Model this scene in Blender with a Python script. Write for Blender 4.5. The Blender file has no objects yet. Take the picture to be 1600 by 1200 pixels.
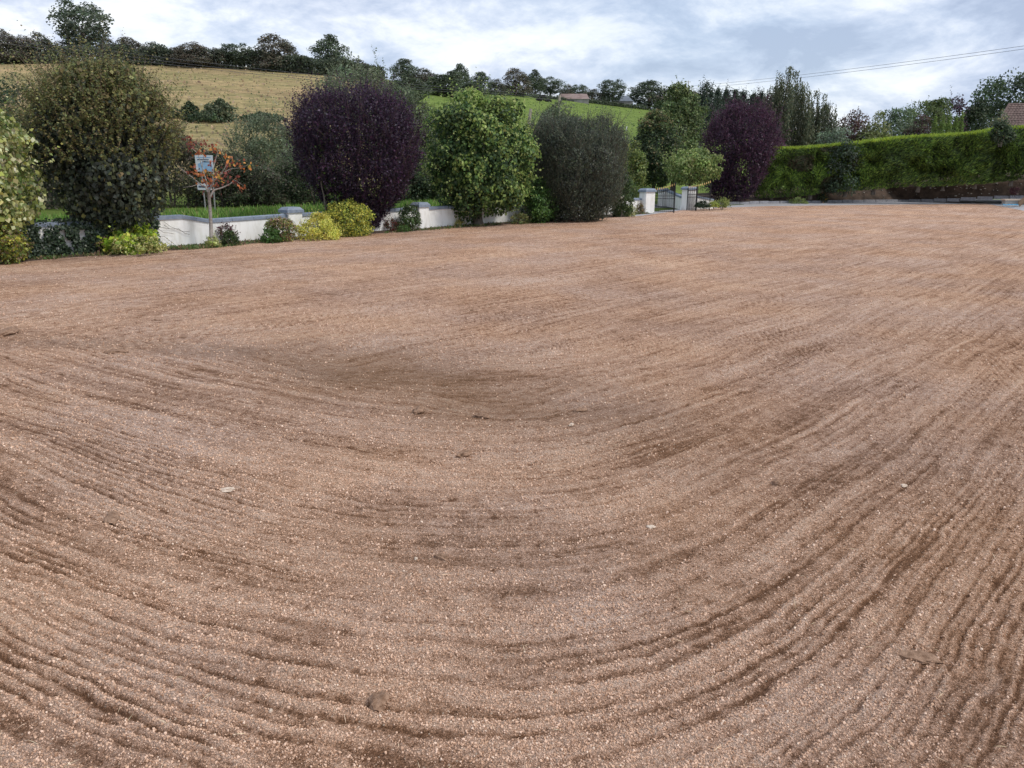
import bpy, math, random
import numpy as np
from mathutils import Vector, Matrix

sc = bpy.context.scene
COL = sc.collection
R = math.radians

# ------------------------------------------------------------------ camera
F, HC = 1202.0, 2.5                      # focal length in photo pixels, eye height (m)
PITCH = math.atan(335.0 / F)
cam_d = bpy.data.cameras.new('camera')
cam_d.sensor_fit = 'HORIZONTAL'; cam_d.sensor_width = 36.0
cam_d.lens = F / 1600.0 * 36.0
cam_d.clip_start = 0.05; cam_d.clip_end = 5000
cam = bpy.data.objects.new('camera', cam_d); COL.objects.link(cam)
cam.location = (0, 0, HC); cam.rotation_euler = (R(90) - PITCH, 0, 0)
sc.camera = cam

# ------------------------------------------------------------------ sky and sun
SUN_EL, SUN_AZ = R(48), R(112)            # azimuth clockwise from +Y
w = bpy.data.worlds.new('World'); sc.world = w; w.use_nodes = True
nt = w.node_tree; nt.nodes.clear()
def nn(tree, kind, **kw):
    n = tree.nodes.new(kind)
    for k, v in kw.items(): setattr(n, k, v)
    return n
out = nn(nt, 'ShaderNodeOutputWorld')
sky = nn(nt, 'ShaderNodeTexSky', sky_type='NISHITA', sun_disc=False, sun_elevation=SUN_EL, sun_rotation=SUN_AZ)
bg1 = nn(nt, 'ShaderNodeBackground'); bg1.inputs[1].default_value = 0.11
nt.links.new(sky.outputs[0], bg1.inputs[0])
tc = nn(nt, 'ShaderNodeTexCoord')
def mapping(tree, vec, scale, rot=(0, 0, 0), loc=(0, 0, 0)):
    m = nn(tree, 'ShaderNodeMapping')
    m.inputs['Location'].default_value = loc; m.inputs['Rotation'].default_value = rot; m.inputs['Scale'].default_value = scale
    tree.links.new(vec, m.inputs['Vector']); return m.outputs[0]
def noise(tree, vec, scale, detail=4, rough=0.55, dist=0.0):
    n = nn(tree, 'ShaderNodeTexNoise'); n.inputs['Scale'].default_value = scale
    n.inputs['Detail'].default_value = detail; n.inputs['Roughness'].default_value = rough
    n.inputs['Distortion'].default_value = dist
    if vec is not None: tree.links.new(vec, n.inputs['Vector'])
    return n.outputs[0]
def ramp(tree, fac, stops, interp='LINEAR'):
    r = nn(tree, 'ShaderNodeValToRGB'); r.color_ramp.interpolation = interp
    e = r.color_ramp.elements
    while len(e) < len(stops): e.new(0.5)
    for el, (p, c) in zip(e, stops):
        el.position = p; el.color = (c, c, c, 1) if isinstance(c, (int, float)) else (*c, 1)
    tree.links.new(fac, r.inputs[0]); return r.outputs[0]
def mixc(tree, a, b, fac, mode='MIX'):
    m = nn(tree, 'ShaderNodeMix', data_type='RGBA', blend_type=mode)
    for sock, v in ((m.inputs[0], fac), (m.inputs[6], a), (m.inputs[7], b)):
        if isinstance(v, bpy.types.NodeSocket): tree.links.new(v, sock)
        elif isinstance(v, (int, float)): sock.default_value = v if sock == m.inputs[0] else (v, v, v, 1)
        else: sock.default_value = (*v, 1)
    return m.outputs[2]
def math_n(tree, op, a, b=0.5):
    m = nn(tree, 'ShaderNodeMath', operation=op)
    for s, v in zip(m.inputs, (a, b)):
        if isinstance(v, bpy.types.NodeSocket): tree.links.new(v, s)
        else: s.default_value = v
    return m.outputs[0]
# broken stratus: soft diagonal rolls, brighter gaps and grey-blue undersides
vA = mapping(nt, tc.outputs['Generated'], (1.0, 1.0, 3.4), rot=(0, R(32), 0), loc=(1.3, 0.2, 0.4))
vB = mapping(nt, tc.outputs['Generated'], (1.0, 1.0, 2.2), rot=(0, R(38), R(8)), loc=(4.1, 2.0, 0.0))
cA = noise(nt, vA, 2.8, 9, 0.58, 0.2)
cB = noise(nt, vB, 8.5, 10, 0.64, 0.25)
cmix = math_n(nt, 'ADD', math_n(nt, 'MULTIPLY', cA, 0.55), math_n(nt, 'MULTIPLY', cB, 0.45))
ccol = ramp(nt, cmix, [(0.41, (0.38, 0.45, 0.60)), (0.465, (0.49, 0.565, 0.715)), (0.51, (0.63, 0.69, 0.81)), (0.55, (0.79, 0.83, 0.89)), (0.61, (0.93, 0.94, 0.955))])
bg2 = nn(nt, 'ShaderNodeBackground'); bg2.inputs[1].default_value = 0.82
nt.links.new(ccol, bg2.inputs[0])
cover = ramp(nt, noise(nt, vB, 1.7, 5, 0.5), [(0.30, 0.72), (0.55, 1.0)])
mx = nn(nt, 'ShaderNodeMixShader')
nt.links.new(cover, mx.inputs[0]); nt.links.new(bg1.outputs[0], mx.inputs[1]); nt.links.new(bg2.outputs[0], mx.inputs[2])
nt.links.new(mx.outputs[0], out.inputs[0])

sd = bpy.data.lights.new('sun', 'SUN'); sd.energy = 1.5; sd.angle = R(12); sd.color = (1.0, 0.95, 0.88)
so = bpy.data.objects.new('sun', sd); COL.objects.link(so)
D = Vector((math.cos(SUN_EL) * math.sin(SUN_AZ), math.cos(SUN_EL) * math.cos(SUN_AZ), math.sin(SUN_EL)))
so.rotation_euler = (-D).to_track_quat('-Z', 'Y').to_euler(); so.location = (20, 20, 60)

vs = sc.view_settings
vs.view_transform = 'Standard'; vs.look = 'None'; vs.exposure = 0.6; vs.gamma = 1.0; vs.use_curve_mapping = False

sc.cycles.use_denoising = True; sc.cycles.denoising_input_passes = 'RGB_ALBEDO_NORMAL'; sc.cycles.denoising_prefilter = 'NONE'

# ------------------------------------------------------------------ helpers
def ray(px, py):
    a, b = px - 800.0, 600.0 - py
    cp, sp = math.cos(PITCH), math.sin(PITCH)
    return Vector((a, F * cp + b * sp, -F * sp + b * cp))
def at(px, py, Y):
    d = ray(px, py); t = Y / d.y
    return Vector((d.x * t, Y, HC + d.z * t))
def gnd(px, py, z=0.0):
    d = ray(px, py); t = (z - HC) / d.z
    return Vector((d.x * t, d.y * t, z))

def _h(ix, iy, seed):
    n = (ix.astype(np.int64) * 374761393 + iy.astype(np.int64) * 668265263 + seed * 974711) & 0xffffffff
    n = ((n ^ (n >> 13)) * 1274126177) & 0xffffffff
    n = ((n ^ (n >> 16)) * 2246822519) & 0xffffffff
    return ((n ^ (n >> 15)) & 0xffffff) / float(0xffffff)
def vn(x, y, seed=0):
    ix, iy = np.floor(x), np.floor(y); fx, fy = x - ix, y - iy
    fx = fx * fx * (3 - 2 * fx); fy = fy * fy * (3 - 2 * fy)
    a, b = _h(ix, iy, seed), _h(ix + 1, iy, seed); c, d = _h(ix, iy + 1, seed), _h(ix + 1, iy + 1, seed)
    return (a + (b - a) * fx) * (1 - fy) + (c + (d - c) * fx) * fy
def sstep(a, b, x):
    t = np.clip((x - a) / (b - a), 0, 1); return t * t * (3 - 2 * t)

def mesh_from(name, V, faces_n, FI, mat, col=None, smooth=False, attrs=None):
    """V (n,3); FI flat index array with faces of faces_n corners each"""
    me = bpy.data.meshes.new(name)
    V = np.asarray(V, np.float32); FI = np.asarray(FI, np.int32).ravel()
    me.vertices.add(len(V)); me.vertices.foreach_set('co', V.ravel())
    nf = len(FI) // faces_n
    me.loops.add(len(FI)); me.loops.foreach_set('vertex_index', FI)
    me.polygons.add(nf); me.polygons.foreach_set('loop_start', np.arange(nf, dtype=np.int32) * faces_n)
    if smooth: me.polygons.foreach_set('use_smooth', np.ones(nf, bool))
    me.update(calc_edges=True)
    if col is not None:
        a = me.color_attributes.new('Col', 'FLOAT_COLOR', 'POINT')
        c4 = np.ones((len(V), 4), np.float32); c4[:, :3] = col
        a.data.foreach_set('color', c4.ravel())
    for k, v in (attrs or {}).items():
        a = me.attributes.new(k, 'FLOAT', 'POINT'); a.data.foreach_set('value', np.asarray(v, np.float32))
    if mat: me.materials.append(mat)
    return me
def link(name, me, parent=None, loc=None):
    o = bpy.data.objects.new(name, me); COL.objects.link(o)
    if parent: o.parent = parent
    if loc is not None: o.location = loc
    return o
def thing(name, label, cat, loc, rz=0.0, group=None):
    o = bpy.data.objects.new(name, None); COL.objects.link(o)
    o.empty_display_size = 0.2; o.location = loc; o.rotation_euler = (0, 0, rz)
    tag(o, label, cat, group); return o
def tag(o, label, cat, group=None):
    o['label'] = label; o['category'] = cat
    if group: o['group'] = group
    return o
def kind(o, k, label=None):
    o['kind'] = k
    if label: o['label'] = label
    return o

class MB:
    """collects boxes / tubes / arbitrary polygons and becomes one mesh"""
    def __init__(s): s.v, s.f = [], []
    def box(s, c, size, M=None, taper=1.0):
        i = len(s.v); sx, sy, sz = (q / 2 for q in size)
        for dz in (-1, 1):
            k = taper if dz > 0 else 1.0
            for dx, dy in ((-1, -1), (1, -1), (1, 1), (-1, 1)):
                p = Vector((dx * sx * k, dy * sy * k, dz * sz))
                if M is not None: p = M @ p
                s.v.append(Vector(c) + p)
        s.f += [(i, i+3, i+2, i+1), (i+4, i+5, i+6, i+7)] + [(i+a, i+b, i+b+4, i+a+4) for a, b in ((0, 1), (1, 2), (2, 3), (3, 0))]
        return s
    def tube(s, pts, rad, n=6, cap=True):
        pts = [Vector(p) for p in pts]; i0 = len(s.v)
        for k, p in enumerate(pts):
            d = (pts[min(k + 1, len(pts) - 1)] - pts[max(k - 1, 0)]).normalized()
            a = d.orthogonal().normalized() if abs(d.z) > 0.99 else d.cross(Vector((0, 0, 1))).normalized()
            b = d.cross(a)
            r = rad[k] if isinstance(rad, (list, tuple)) else rad
            for j in range(n):
                t = 2 * math.pi * j / n; s.v.append(p + (a * math.cos(t) + b * math.sin(t)) * r)
        for k in range(len(pts) - 1):
            for j in range(n):
                a, b = i0 + k * n + j, i0 + k * n + (j + 1) % n
                s.f.append((a, b, b + n, a + n))
        if cap:
            s.f.append(tuple(i0 + j for j in range(n))); e = i0 + (len(pts) - 1) * n
            s.f.append(tuple(e + j for j in reversed(range(n))))
        return s
    def poly(s, pts):
        i = len(s.v); s.v += [Vector(p) for p in pts]; s.f.append(tuple(range(i, i + len(pts)))); return s
    def mesh(s, name, mat, smooth=False):
        me = bpy.data.meshes.new(name); me.from_pydata([tuple(p) for p in s.v], [], s.f)
        if smooth: me.polygons.foreach_set('use_smooth', np.ones(len(me.polygons), bool))
        me.update(); me.materials.append(mat); return me
    def build(s, name, mat, parent=None, smooth=False): return link(name, s.mesh(name, mat, smooth), parent)

# ------------------------------------------------------------------ materials
def material(name):
    m = bpy.data.materials.new(name); m.use_nodes = True
    t = m.node_tree; p = t.nodes['Principled BSDF']; return m, t, p
def bump(t, p, h, strength, dist):
    b = nn(t, 'ShaderNodeBump'); b.inputs['Strength'].default_value = strength; b.inputs['Distance'].default_value = dist
    t.links.new(h, b.inputs['Height']); t.links.new(b.outputs[0], p.inputs['Normal'])
def plain(name, c1, c2, scale, rough=0.8, bs=0.3, bd=0.01, spec=0.3, metal=0.0, stretch=(1, 1, 1)):
    m, t, p = material(name)
    g = nn(t, 'ShaderNodeTexCoord').outputs['Object']
    v = mapping(t, g, stretch)
    n = noise(t, v, scale, 6, 0.6)
    t.links.new(mixc(t, c1, c2, ramp(t, n, [(0.35, 0), (0.65, 1)])), p.inputs['Base Color'])
    p.inputs['Roughness'].default_value = rough; p.inputs['Specular IOR Level'].default_value = spec; p.inputs['Metallic'].default_value = metal
    if bs: bump(t, p, noise(t, v, scale * 4, 4), bs, bd)
    return m
def leaf_material(name, trans=0.4, rough=0.5, spec=0.35):
    m, t, p = material(name)
    a = nn(t, 'ShaderNodeAttribute', attribute_name='Col')
    oi = nn(t, 'ShaderNodeObjectInfo')
    c = mixc(t, a.outputs['Color'], oi.outputs['Color'], 1.0, 'MULTIPLY')
    t.links.new(c, p.inputs['Base Color'])
    p.inputs['Roughness'].default_value = rough; p.inputs['Specular IOR Level'].default_value = spec
    tr = nn(t, 'ShaderNodeBsdfTranslucent'); t.links.new(c, tr.inputs[0])
    mxs = nn(t, 'ShaderNodeMixShader'); mxs.inputs[0].default_value = trans
    t.links.new(p.outputs[0], mxs.inputs[1]); t.links.new(tr.outputs[0], mxs.inputs[2])
    t.links.new(mxs.outputs[0], t.nodes['Material Output'].inputs[0])
    return m
LEAF = leaf_material('leaf')
GLOSSY = leaf_material('glossy_leaf', 0.15, 0.38, 0.5)
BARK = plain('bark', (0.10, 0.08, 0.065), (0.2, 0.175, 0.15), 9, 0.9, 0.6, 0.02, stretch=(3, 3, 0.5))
BARK_GREY = plain('grey_bark', (0.22, 0.2, 0.18), (0.38, 0.35, 0.32), 12, 0.85, 0.4, 0.01, stretch=(1, 1, 2.5))
def wall_paint():
    m, t, p = material('white_render')
    g = nn(t, 'ShaderNodeTexCoord').outputs['Object']
    sep = nn(t, 'ShaderNodeSeparateXYZ'); t.links.new(g, sep.inputs[0])
    n = noise(t, mapping(t, g, (1, 1, 0.35)), 3.5, 6, 0.65)
    low = math_n(t, 'SUBTRACT', 0.42, math_n(t, 'MULTIPLY', sep.outputs[2], 0.9))     # splashed earth on the foot of the wall
    low2 = math_n(t, 'ADD', low, math_n(t, 'MULTIPLY', math_n(t, 'SUBTRACT', n, 0.5), 1.6))
    c = mixc(t, (0.86, 0.855, 0.83), (0.68, 0.67, 0.61), ramp(t, n, [(0.46, 0), (0.74, 1)]))
    c = mixc(t, c, (0.42, 0.36, 0.29), ramp(t, low2, [(0.3, 0), (0.8, 0.55)]))
    t.links.new(c, p.inputs['Base Color']); p.inputs['Roughness'].default_value = 0.85
    bump(t, p, noise(t, g, 60, 4), 0.3, 0.01); return m
WALL = wall_paint()
COPING = plain('blue_grey_coping_paint', (0.17, 0.21, 0.28), (0.25, 0.29, 0.35), 6, 0.7, 0.25, 0.01)
IRON = plain('black_iron', (0.012, 0.012, 0.014), (0.02, 0.02, 0.022), 8, 0.45, 0.0)
GOLD = plain('gold_paint', (0.55, 0.36, 0.12), (0.62, 0.44, 0.18), 20, 0.4, 0.0, spec=0.6)
WOOD = plain('weathered_pole_wood', (0.30, 0.26, 0.21), (0.42, 0.37, 0.3), 5, 0.9, 0.3, 0.01, stretch=(6, 6, 0.4))
STONE = plain('kerb_stone', (0.22, 0.22, 0.24), (0.34, 0.34, 0.36), 7, 0.9, 0.4, 0.02)
PALE = plain('pale_stone', (0.5, 0.40, 0.31), (0.64, 0.53, 0.43), 30, 0.9, 0.3, 0.005)
WIRE = plain('cable', (0.09, 0.09, 0.1), (0.12, 0.12, 0.13), 1, 0.6, 0.0)
BEDSOIL = plain('dark_bed_soil', (0.055, 0.036, 0.026), (0.14, 0.095, 0.07), 9, 1.0, 0.9, 0.05)
GRAVEL = plain('grey_gravel', (0.29, 0.285, 0.295), (0.47, 0.46, 0.465), 38, 0.95, 0.8, 0.03)
TARMAC = plain('tarmac', (0.05, 0.055, 0.065), (0.085, 0.09, 0.1), 20, 0.85, 0.4, 0.01)

# ------------------------------------------------------------------ field of tilled soil
EDGE = [(-27, 4.5), (-20.5, 13.6), (-14.3, 21.3), (-11.42, 25.0), (-8.26, 28.5), (-5.35, 32.3), (0.0, 37.9), (7.31, 44.3), (12.11, 52.6), (18.21, 56.1),
        (28.0, 58.6), (36.2, 60.2), (32.2, 49.4), (44, 36)]
C0 = (0.0, -0.3)
def edge_r(th):
    res = np.full(th.shape, 30.0); dx, dy = np.sin(th), np.cos(th)
    for (x1, y1), (x2, y2) in zip(EDGE[:-1], EDGE[1:]):
        ex, ey = x2 - x1, y2 - y1; ax, ay = x1 - C0[0], y1 - C0[1]
        den = dx * ey - dy * ex
        with np.errstate(divide='ignore', invalid='ignore'):
            t = (ax * ey - ay * ex) / den; s = (ax * dy - ay * dx) / den
        ok = (s >= -1e-6) & (s <= 1 + 1e-6) & (t > 0)
        res = np.where(ok, t, res)
    return res
def furrow(phi, s, seed):
    tine = lambda t: np.abs(np.sin(math.pi * t)) * 2 - 1.27         # rounded ridges between narrow tine grooves
    wob = 0.9 * vn(phi * 1.1, s * 0.16, seed) + 0.35 * vn(phi * 4, s * 0.5, seed + 5)
    b = tine(phi / 0.155 + wob) * (1.35 * sstep(.22, .85, vn(phi * 1.7, s * 0.36, seed + 1)) + .08)
    c = tine(phi / 0.083 + 2.3 * wob) * (1.2 * sstep(.25, .85, vn(phi * 2.6, s * 0.5, seed + 2)) + .1)
    d = 0.6 * (vn(phi * 17, s * 1.3, seed + 4) - 0.5) + 0.55 * (vn(phi * 30, s * 6, seed + 7) - 0.5)
    on = 0.4 + 0.95 * vn(phi * 1.0, s * 0.32, seed + 3)
    e = vn(phi * 9, s * 0.5, seed + 6) - 0.5
    return (0.11 * b + 0.24 * c + 0.48 * d + 0.32 * e) * on, b, c, d
def soil(x, y):
    """height and dryness of the raked soil: U-shaped passes near, straight passes along the wall farther off"""
    wx = (vn(x * 0.6, y * 0.6, 3) - 0.5) * 0.22 + (vn(x * 2.7, y * 2.7, 4) - 0.5) * 0.05 + (vn(x * 9, y * 9, 44) - 0.5) * 0.024 + (vn(x * 24, y * 24, 45) - 0.5) * 0.016
    k = np.where(x > 0, 1.12, 0.74); wd = np.where(x > 0, 1.5, 2.0)
    p1 = y - (np.sqrt((k * x) ** 2 + wd ** 2) - wd) + wx
    p2 = y - 1.12 * x + 1.5 + wx
    s1 = x * 1.35 + 0.2 * y; s2 = x * 1.1 + y * 1.1
    f1, a1, b1, c1 = furrow(p1, s1, 11); f2, a2, b2, c2 = furrow(p2, s2, 31)
    seam = y - (9.4 - 0.32 * x) + (vn(x * 0.5, y * 0.5, 7) - 0.5) * 3.0
    m = sstep(-1.0, 1.0, seam) * (1 - sstep(1.0, 4.0, x)) + sstep(1.0, 4.0, x) * sstep(10, 30, y)
    f = f1 * (1 - m) + f2 * m
    near = 1.0 / (1.0 + (y / 22.0) ** 2)
    h = 0.030 * f * (0.25 + 0.75 * near)
    h += 0.05 * (vn(x * 0.16, y * 0.16, 5) - 0.5) + 0.022 * (vn(x * 0.9, y * 0.9, 6) - 0.5)
    lump = (vn(x * 11, y * 11, 8) - 0.5) * 0.55 + (vn(x * 26, y * 26, 9) - 0.5) * 0.45
    rough = 0.5 + vn(x * 0.7, y * 0.7, 10)
    h += 0.016 * lump * rough + 0.009 * (vn(x * 55, y * 55, 12) - 0.5)
    dry = 0.55 + (.1 + .95 * near ** 1.5) * f + 0.22 * (vn(x * 0.45 + 3, y * 0.45, 14) - 0.5) + 0.18 * (vn(x * 1.7, y * 1.7, 15) - 0.5) + 0.25 * lump
    nb_ = 1.0 / (1.0 + (y / 8.0) ** 2)
    dry += nb_ * (.26 * (vn(p1 * 2.3, s1 * .42, 46) - .55) + .40 * (vn(p1 * 5.5, s1 * .9, 47) - .5)) - .10 * nb_ * sstep(1.2, 2.6, x)
    # damp hollow, longer than wide, where the passes meet
    u = (x + 1.2) * 0.79 - (y - 9.3) * 0.61; v = (x + 1.2) * 0.61 + (y - 9.3) * 0.79
    damp = np.exp(-((u / 3.6) ** 2 + (v / 1.25) ** 2)) * (0.55 + 0.8 * vn(x * 1.3, y * 1.3, 16))
    u2 = x * 0.99 + 0.1; v2 = y - 4.6
    damp += 0.16 * np.exp(-((u2 / 2.2) ** 2 + (v2 / 0.45) ** 2)) * (0.3 + vn(x * 2, y * 2, 17))
    h -= 0.02 * damp
    # boot print at the right, with ribbed sole
    ca, sa = math.cos(R(35)), math.sin(R(35))
    bx = (x - 2.36) * ca + (y - 3.37) * sa; by = -(x - 2.36) * sa + (y - 3.37) * ca
    foot = 1 - sstep(0.75, 1.1, np.sqrt((bx / 0.20) ** 2 + (by / 0.10) ** 2))
    flat = 0.05 * (vn(x * 0.16, y * 0.16, 5) - 0.5) - 0.022 + 0.006 * np.sin(bx * 2 * math.pi / 0.042) * (np.abs(by) < 0.07)
    h = h * (1 - foot) + flat * foot
    dry = dry * (1 - foot) + 0.5 * foot
    soil.pa = p1 * (1 - m) + p2 * m; soil.sa = s1 * (1 - m) + s2 * m
    return h, dry, np.clip(damp, 0, 1), foot
NT = 660
th = np.linspace(R(-52), R(52), NT)
rm = edge_r(th)
tn = np.concatenate([np.linspace(0, 1, 470, endpoint=False), np.linspace(1, 2, 200)])
r0, r1 = 1.6, 11.0
rr = np.where(tn[:, None] <= 1, r0 * (r1 / r0) ** np.minimum(tn, 1)[:, None], r1 * (rm[None, :] / r1) ** (np.maximum(tn, 1)[:, None] - 1))
X = C0[0] + rr * np.sin(th)[None, :]; Y = C0[1] + rr * np.cos(th)[None, :]
hh, dry, damp, foot = soil(X, Y); PA, SA = soil.pa, soil.sa
edge_f = sstep(1.0, 0.93, rr / rm[None, :])
Z = hh * edge_f
V = np.stack([X, Y, Z], -1).reshape(-1, 3)
nr = len(tn)
ii = (np.arange(nr - 1)[:, None] * NT + np.arange(NT - 1)[None, :]).ravel()
FI = np.stack([ii, ii + NT, ii + NT + 1, ii + 1][::-1], -1)
def soil_material():
    m, t, p = material('tilled_soil')
    g = nn(t, 'ShaderNodeTexCoord').outputs['Object']
    da = nn(t, 'ShaderNodeAttribute', attribute_name='dry').outputs['Fac']
    dm = nn(t, 'ShaderNodeAttribute', attribute_name='damp').outputs['Fac']
    n1 = noise(t, g, 42, 5, 0.7); n2 = noise(t, g, 150, 3, 0.7); n3 = noise(t, g, 9, 4, 0.6)
    grain = math_n(t, 'ADD', math_n(t, 'MULTIPLY', math_n(t, 'SUBTRACT', n1, 0.5), 2.2), math_n(t, 'MULTIPLY', math_n(t, 'SUBTRACT', n2, 0.5), 2.0))
    grain = math_n(t, 'ADD', grain, math_n(t, 'MULTIPLY', math_n(t, 'SUBTRACT', n3, 0.5), 0.8))
    cmb = nn(t, 'ShaderNodeCombineXYZ')
    t.links.new(nn(t, 'ShaderNodeAttribute', attribute_name='across').outputs['Fac'], cmb.inputs[0])
    t.links.new(nn(t, 'ShaderNodeAttribute', attribute_name='along').outputs['Fac'], cmb.inputs[1])
    rk = noise(t, mapping(t, cmb.outputs[0], (7.0, 0.16, 1)), 1.0, 5, 0.68)        # rake lines
    rk2 = noise(t, mapping(t, cmb.outputs[0], (2.2, 0.18, 1)), 1.0, 3, 0.6)
    clod = noise(t, g, 4.5, 5, 0.75)
    spots = ramp(t, noise(t, mapping(t, g, (1, 1, 1), loc=(7, 3, 0)), 6.5, 3, 0.6), [(0.30, 0), (0.38, 1)])
    grain = math_n(t, 'ADD', grain, math_n(t, 'MULTIPLY', math_n(t, 'SUBTRACT', rk, 0.5), 2.1))
    grain = math_n(t, 'ADD', grain, math_n(t, 'MULTIPLY', math_n(t, 'SUBTRACT', rk2, 0.5), 0.7))
    grain = math_n(t, 'ADD', grain, math_n(t, 'MULTIPLY', math_n(t, 'SUBTRACT', clod, 0.5), 1.1))
    grain = math_n(t, 'SUBTRACT', grain, math_n(t, 'MULTIPLY', math_n(t, 'SUBTRACT', 1.0, spots), 0.45))
    f = math_n(t, 'ADD', math_n(t, 'MULTIPLY', da, 0.95), math_n(t, 'MULTIPLY', grain, 0.72))
    c = ramp(t, f, [(0.0, (0.225, 0.117, 0.067)), (0.28, (0.44, 0.258, 0.167)), (0.54, (0.635, 0.402, 0.283)), (1.0, (0.83, 0.595, 0.455))])
    # crumb structure: cells with dark gaps between them, at two sizes
    for sc_, lo in ((105, 0.56), (210, 0.64)):
        vv = nn(t, 'ShaderNodeTexVoronoi'); vv.inputs['Scale'].default_value = sc_; t.links.new(g, vv.inputs['Vector'])
        vs_ = nn(t, 'ShaderNodeSeparateColor'); t.links.new(vv.outputs['Color'], vs_.inputs[0])
        edge_ = ramp(t, vv.outputs['Distance'], [(0.28, 1.12), (0.75, lo)])
        cell = ramp(t, vs_.outputs[0], [(0.0, 0.78), (1.0, 1.25)])
        c = mixc(t, mixc(t, c, edge_, 0.8, 'MULTIPLY'), cell, 0.8, 'MULTIPLY')
    tint = mixc(t, (1.04, 1.0, 0.93), (0.96, 0.99, 1.04), ramp(t, noise(t, g, 0.35, 3), [(0.38, 0), (0.62, 1)]))
    c = mixc(t, c, tint, 1.0, 'MULTIPLY')
    c = mixc(t, c, (0.16, 0.09, 0.048), math_n(t, 'MULTIPLY', dm, 0.52))
    vo = nn(t, 'ShaderNodeTexVoronoi'); vo.inputs['Scale'].default_value = 34; t.links.new(g, vo.inputs['Vector'])
    fleck = math_n(t, 'LESS_THAN', vo.outputs['Distance'], 0.17)
    vcs = nn(t, 'ShaderNodeSeparateColor'); t.links.new(vo.outputs['Color'], vcs.inputs[0])
    fleck = math_n(t, 'MULTIPLY', fleck, math_n(t, 'GREATER_THAN', vcs.outputs[0], 0.55))
    c = mixc(t, c, (0.66, 0.52, 0.40), math_n(t, 'MULTIPLY', fleck, 0.75))
    t.links.new(c, p.inputs['Base Color']); p.inputs['Roughness'].default_value = 1.0; p.inputs['Specular IOR Level'].default_value = 0.1
    bh = math_n(t, 'ADD', math_n(t, 'ADD', n1, math_n(t, 'MULTIPLY', n2, 0.6)), math_n(t, 'ADD', math_n(t, 'MULTIPLY', rk, 1.6), math_n(t, 'MULTIPLY', clod, 1.6)))
    bump(t, p, bh, 1.0, 0.03)
    return m
SOIL = soil_material()
field = link('soil_field', mesh_from('soil_field', V, 4, FI, SOIL, smooth=True, attrs={'dry': dry.ravel(), 'damp': damp.ravel(), 'across': PA.ravel(), 'along': SA.ravel()}))
kind(field, 'structure', 'raked brown soil field with curved rake lines')

# crumbs of earth lying on the soil (uncountable): points carrying small faceted crumbs
def crumb_tree(name, mat, smin, smax, squash):
    t = bpy.data.node_groups.new(name, 'GeometryNodeTree')
    t.interface.new_socket('Geometry', in_out='INPUT', socket_type='NodeSocketGeometry')
    t.interface.new_socket('Geometry', in_out='OUTPUT', socket_type='NodeSocketGeometry')
    gi, go = nn(t, 'NodeGroupInput'), nn(t, 'NodeGroupOutput')
    m2p = nn(t, 'GeometryNodeMeshToPoints')
    ico = nn(t, 'GeometryNodeMeshIcoSphere'); ico.inputs['Radius'].default_value = 1.0; ico.inputs['Subdivisions'].default_value = 1
    inst = nn(t, 'GeometryNodeInstanceOnPoints')
    rv = nn(t, 'FunctionNodeRandomValue', data_type='FLOAT_VECTOR'); rv.inputs[1].default_value = (6.28, 6.28, 6.28)
    sz = nn(t, 'GeometryNodeInputNamedAttribute', data_type='FLOAT'); sz.inputs[0].default_value = 'size'
    sv = nn(t, 'FunctionNodeRandomValue', data_type='FLOAT_VECTOR'); sv.inputs[0].default_value = smin; sv.inputs[1].default_value = smax; sv.inputs['Seed'].default_value = 5
    mul = nn(t, 'ShaderNodeVectorMath', operation='SCALE')
    t.links.new(sv.outputs[0], mul.inputs[0]); t.links.new(sz.outputs[0], mul.inputs['Scale'])
    setm = nn(t, 'GeometryNodeSetMaterial'); setm.inputs['Material'].default_value = mat
    t.links.new(gi.outputs[0], m2p.inputs[0]); t.links.new(m2p.outputs[0], inst.inputs['Points'])
    t.links.new(ico.outputs[0], setm.inputs[0]); t.links.new(setm.outputs[0], inst.inputs['Instance'])
    t.links.new(rv.outputs[0], inst.inputs['Rotation']); t.links.new(mul.outputs[0], inst.inputs['Scale'])
    t.links.new(inst.outputs[0], go.inputs[0]); return t
def crumb_material():
    m, t, p = material('soil_crumb')
    oi = nn(t, 'ShaderNodeObjectInfo')
    c = ramp(t, oi.outputs['Random'], [(0.0, (0.30, 0.17, 0.104)), (0.25, (0.52, 0.335, 0.226)), (0.7, (0.68, 0.46, 0.328)), (0.95, (0.77, 0.56, 0.43)), (1.0, (0.82, 0.66, 0.52))])
    t.links.new(c, p.inputs['Base Color']); p.inputs['Roughness'].default_value = 1.0; p.inputs['Specular IOR Level'].default_value = 0.1
    return m
rng = np.random.default_rng(4)
NC = 900000
tt = rng.uniform(-R(50), R(50), NC); rad = 1.7 * (36.0 / 1.7) ** (rng.random(NC) ** 1.22)
cx, cy = C0[0] + rad * np.sin(tt), C0[1] + rad * np.cos(tt)
ch, cd, cdm, cf = soil(cx, cy)
keep = (rad < edge_r(tt) - .5) & (rng.random(NC) < np.clip((0.40 + 1.9 * (cd - .5) - 0.6 * cdm - cf) * np.clip(1.25 - rad / 30, .25, 1), 0.03, 1))
cx, cy, ch, rad = cx[keep], cy[keep], ch[keep], rad[keep]
size = (0.0021 + 0.0042 * rng.random(len(cx)) ** 5) * (0.70 + 0.11 * np.minimum(rad, 12) + .05 * np.maximum(rad - 12, 0))
pm = bpy.data.meshes.new('soil_crumbs'); pm.vertices.add(len(cx))
pm.vertices.foreach_set('co', np.stack([cx, cy, ch + size * 0.45], -1).astype(np.float32).ravel())
sa = pm.attributes.new('size', 'FLOAT', 'POINT'); sa.data.foreach_set('value', size.astype(np.float32))
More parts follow.
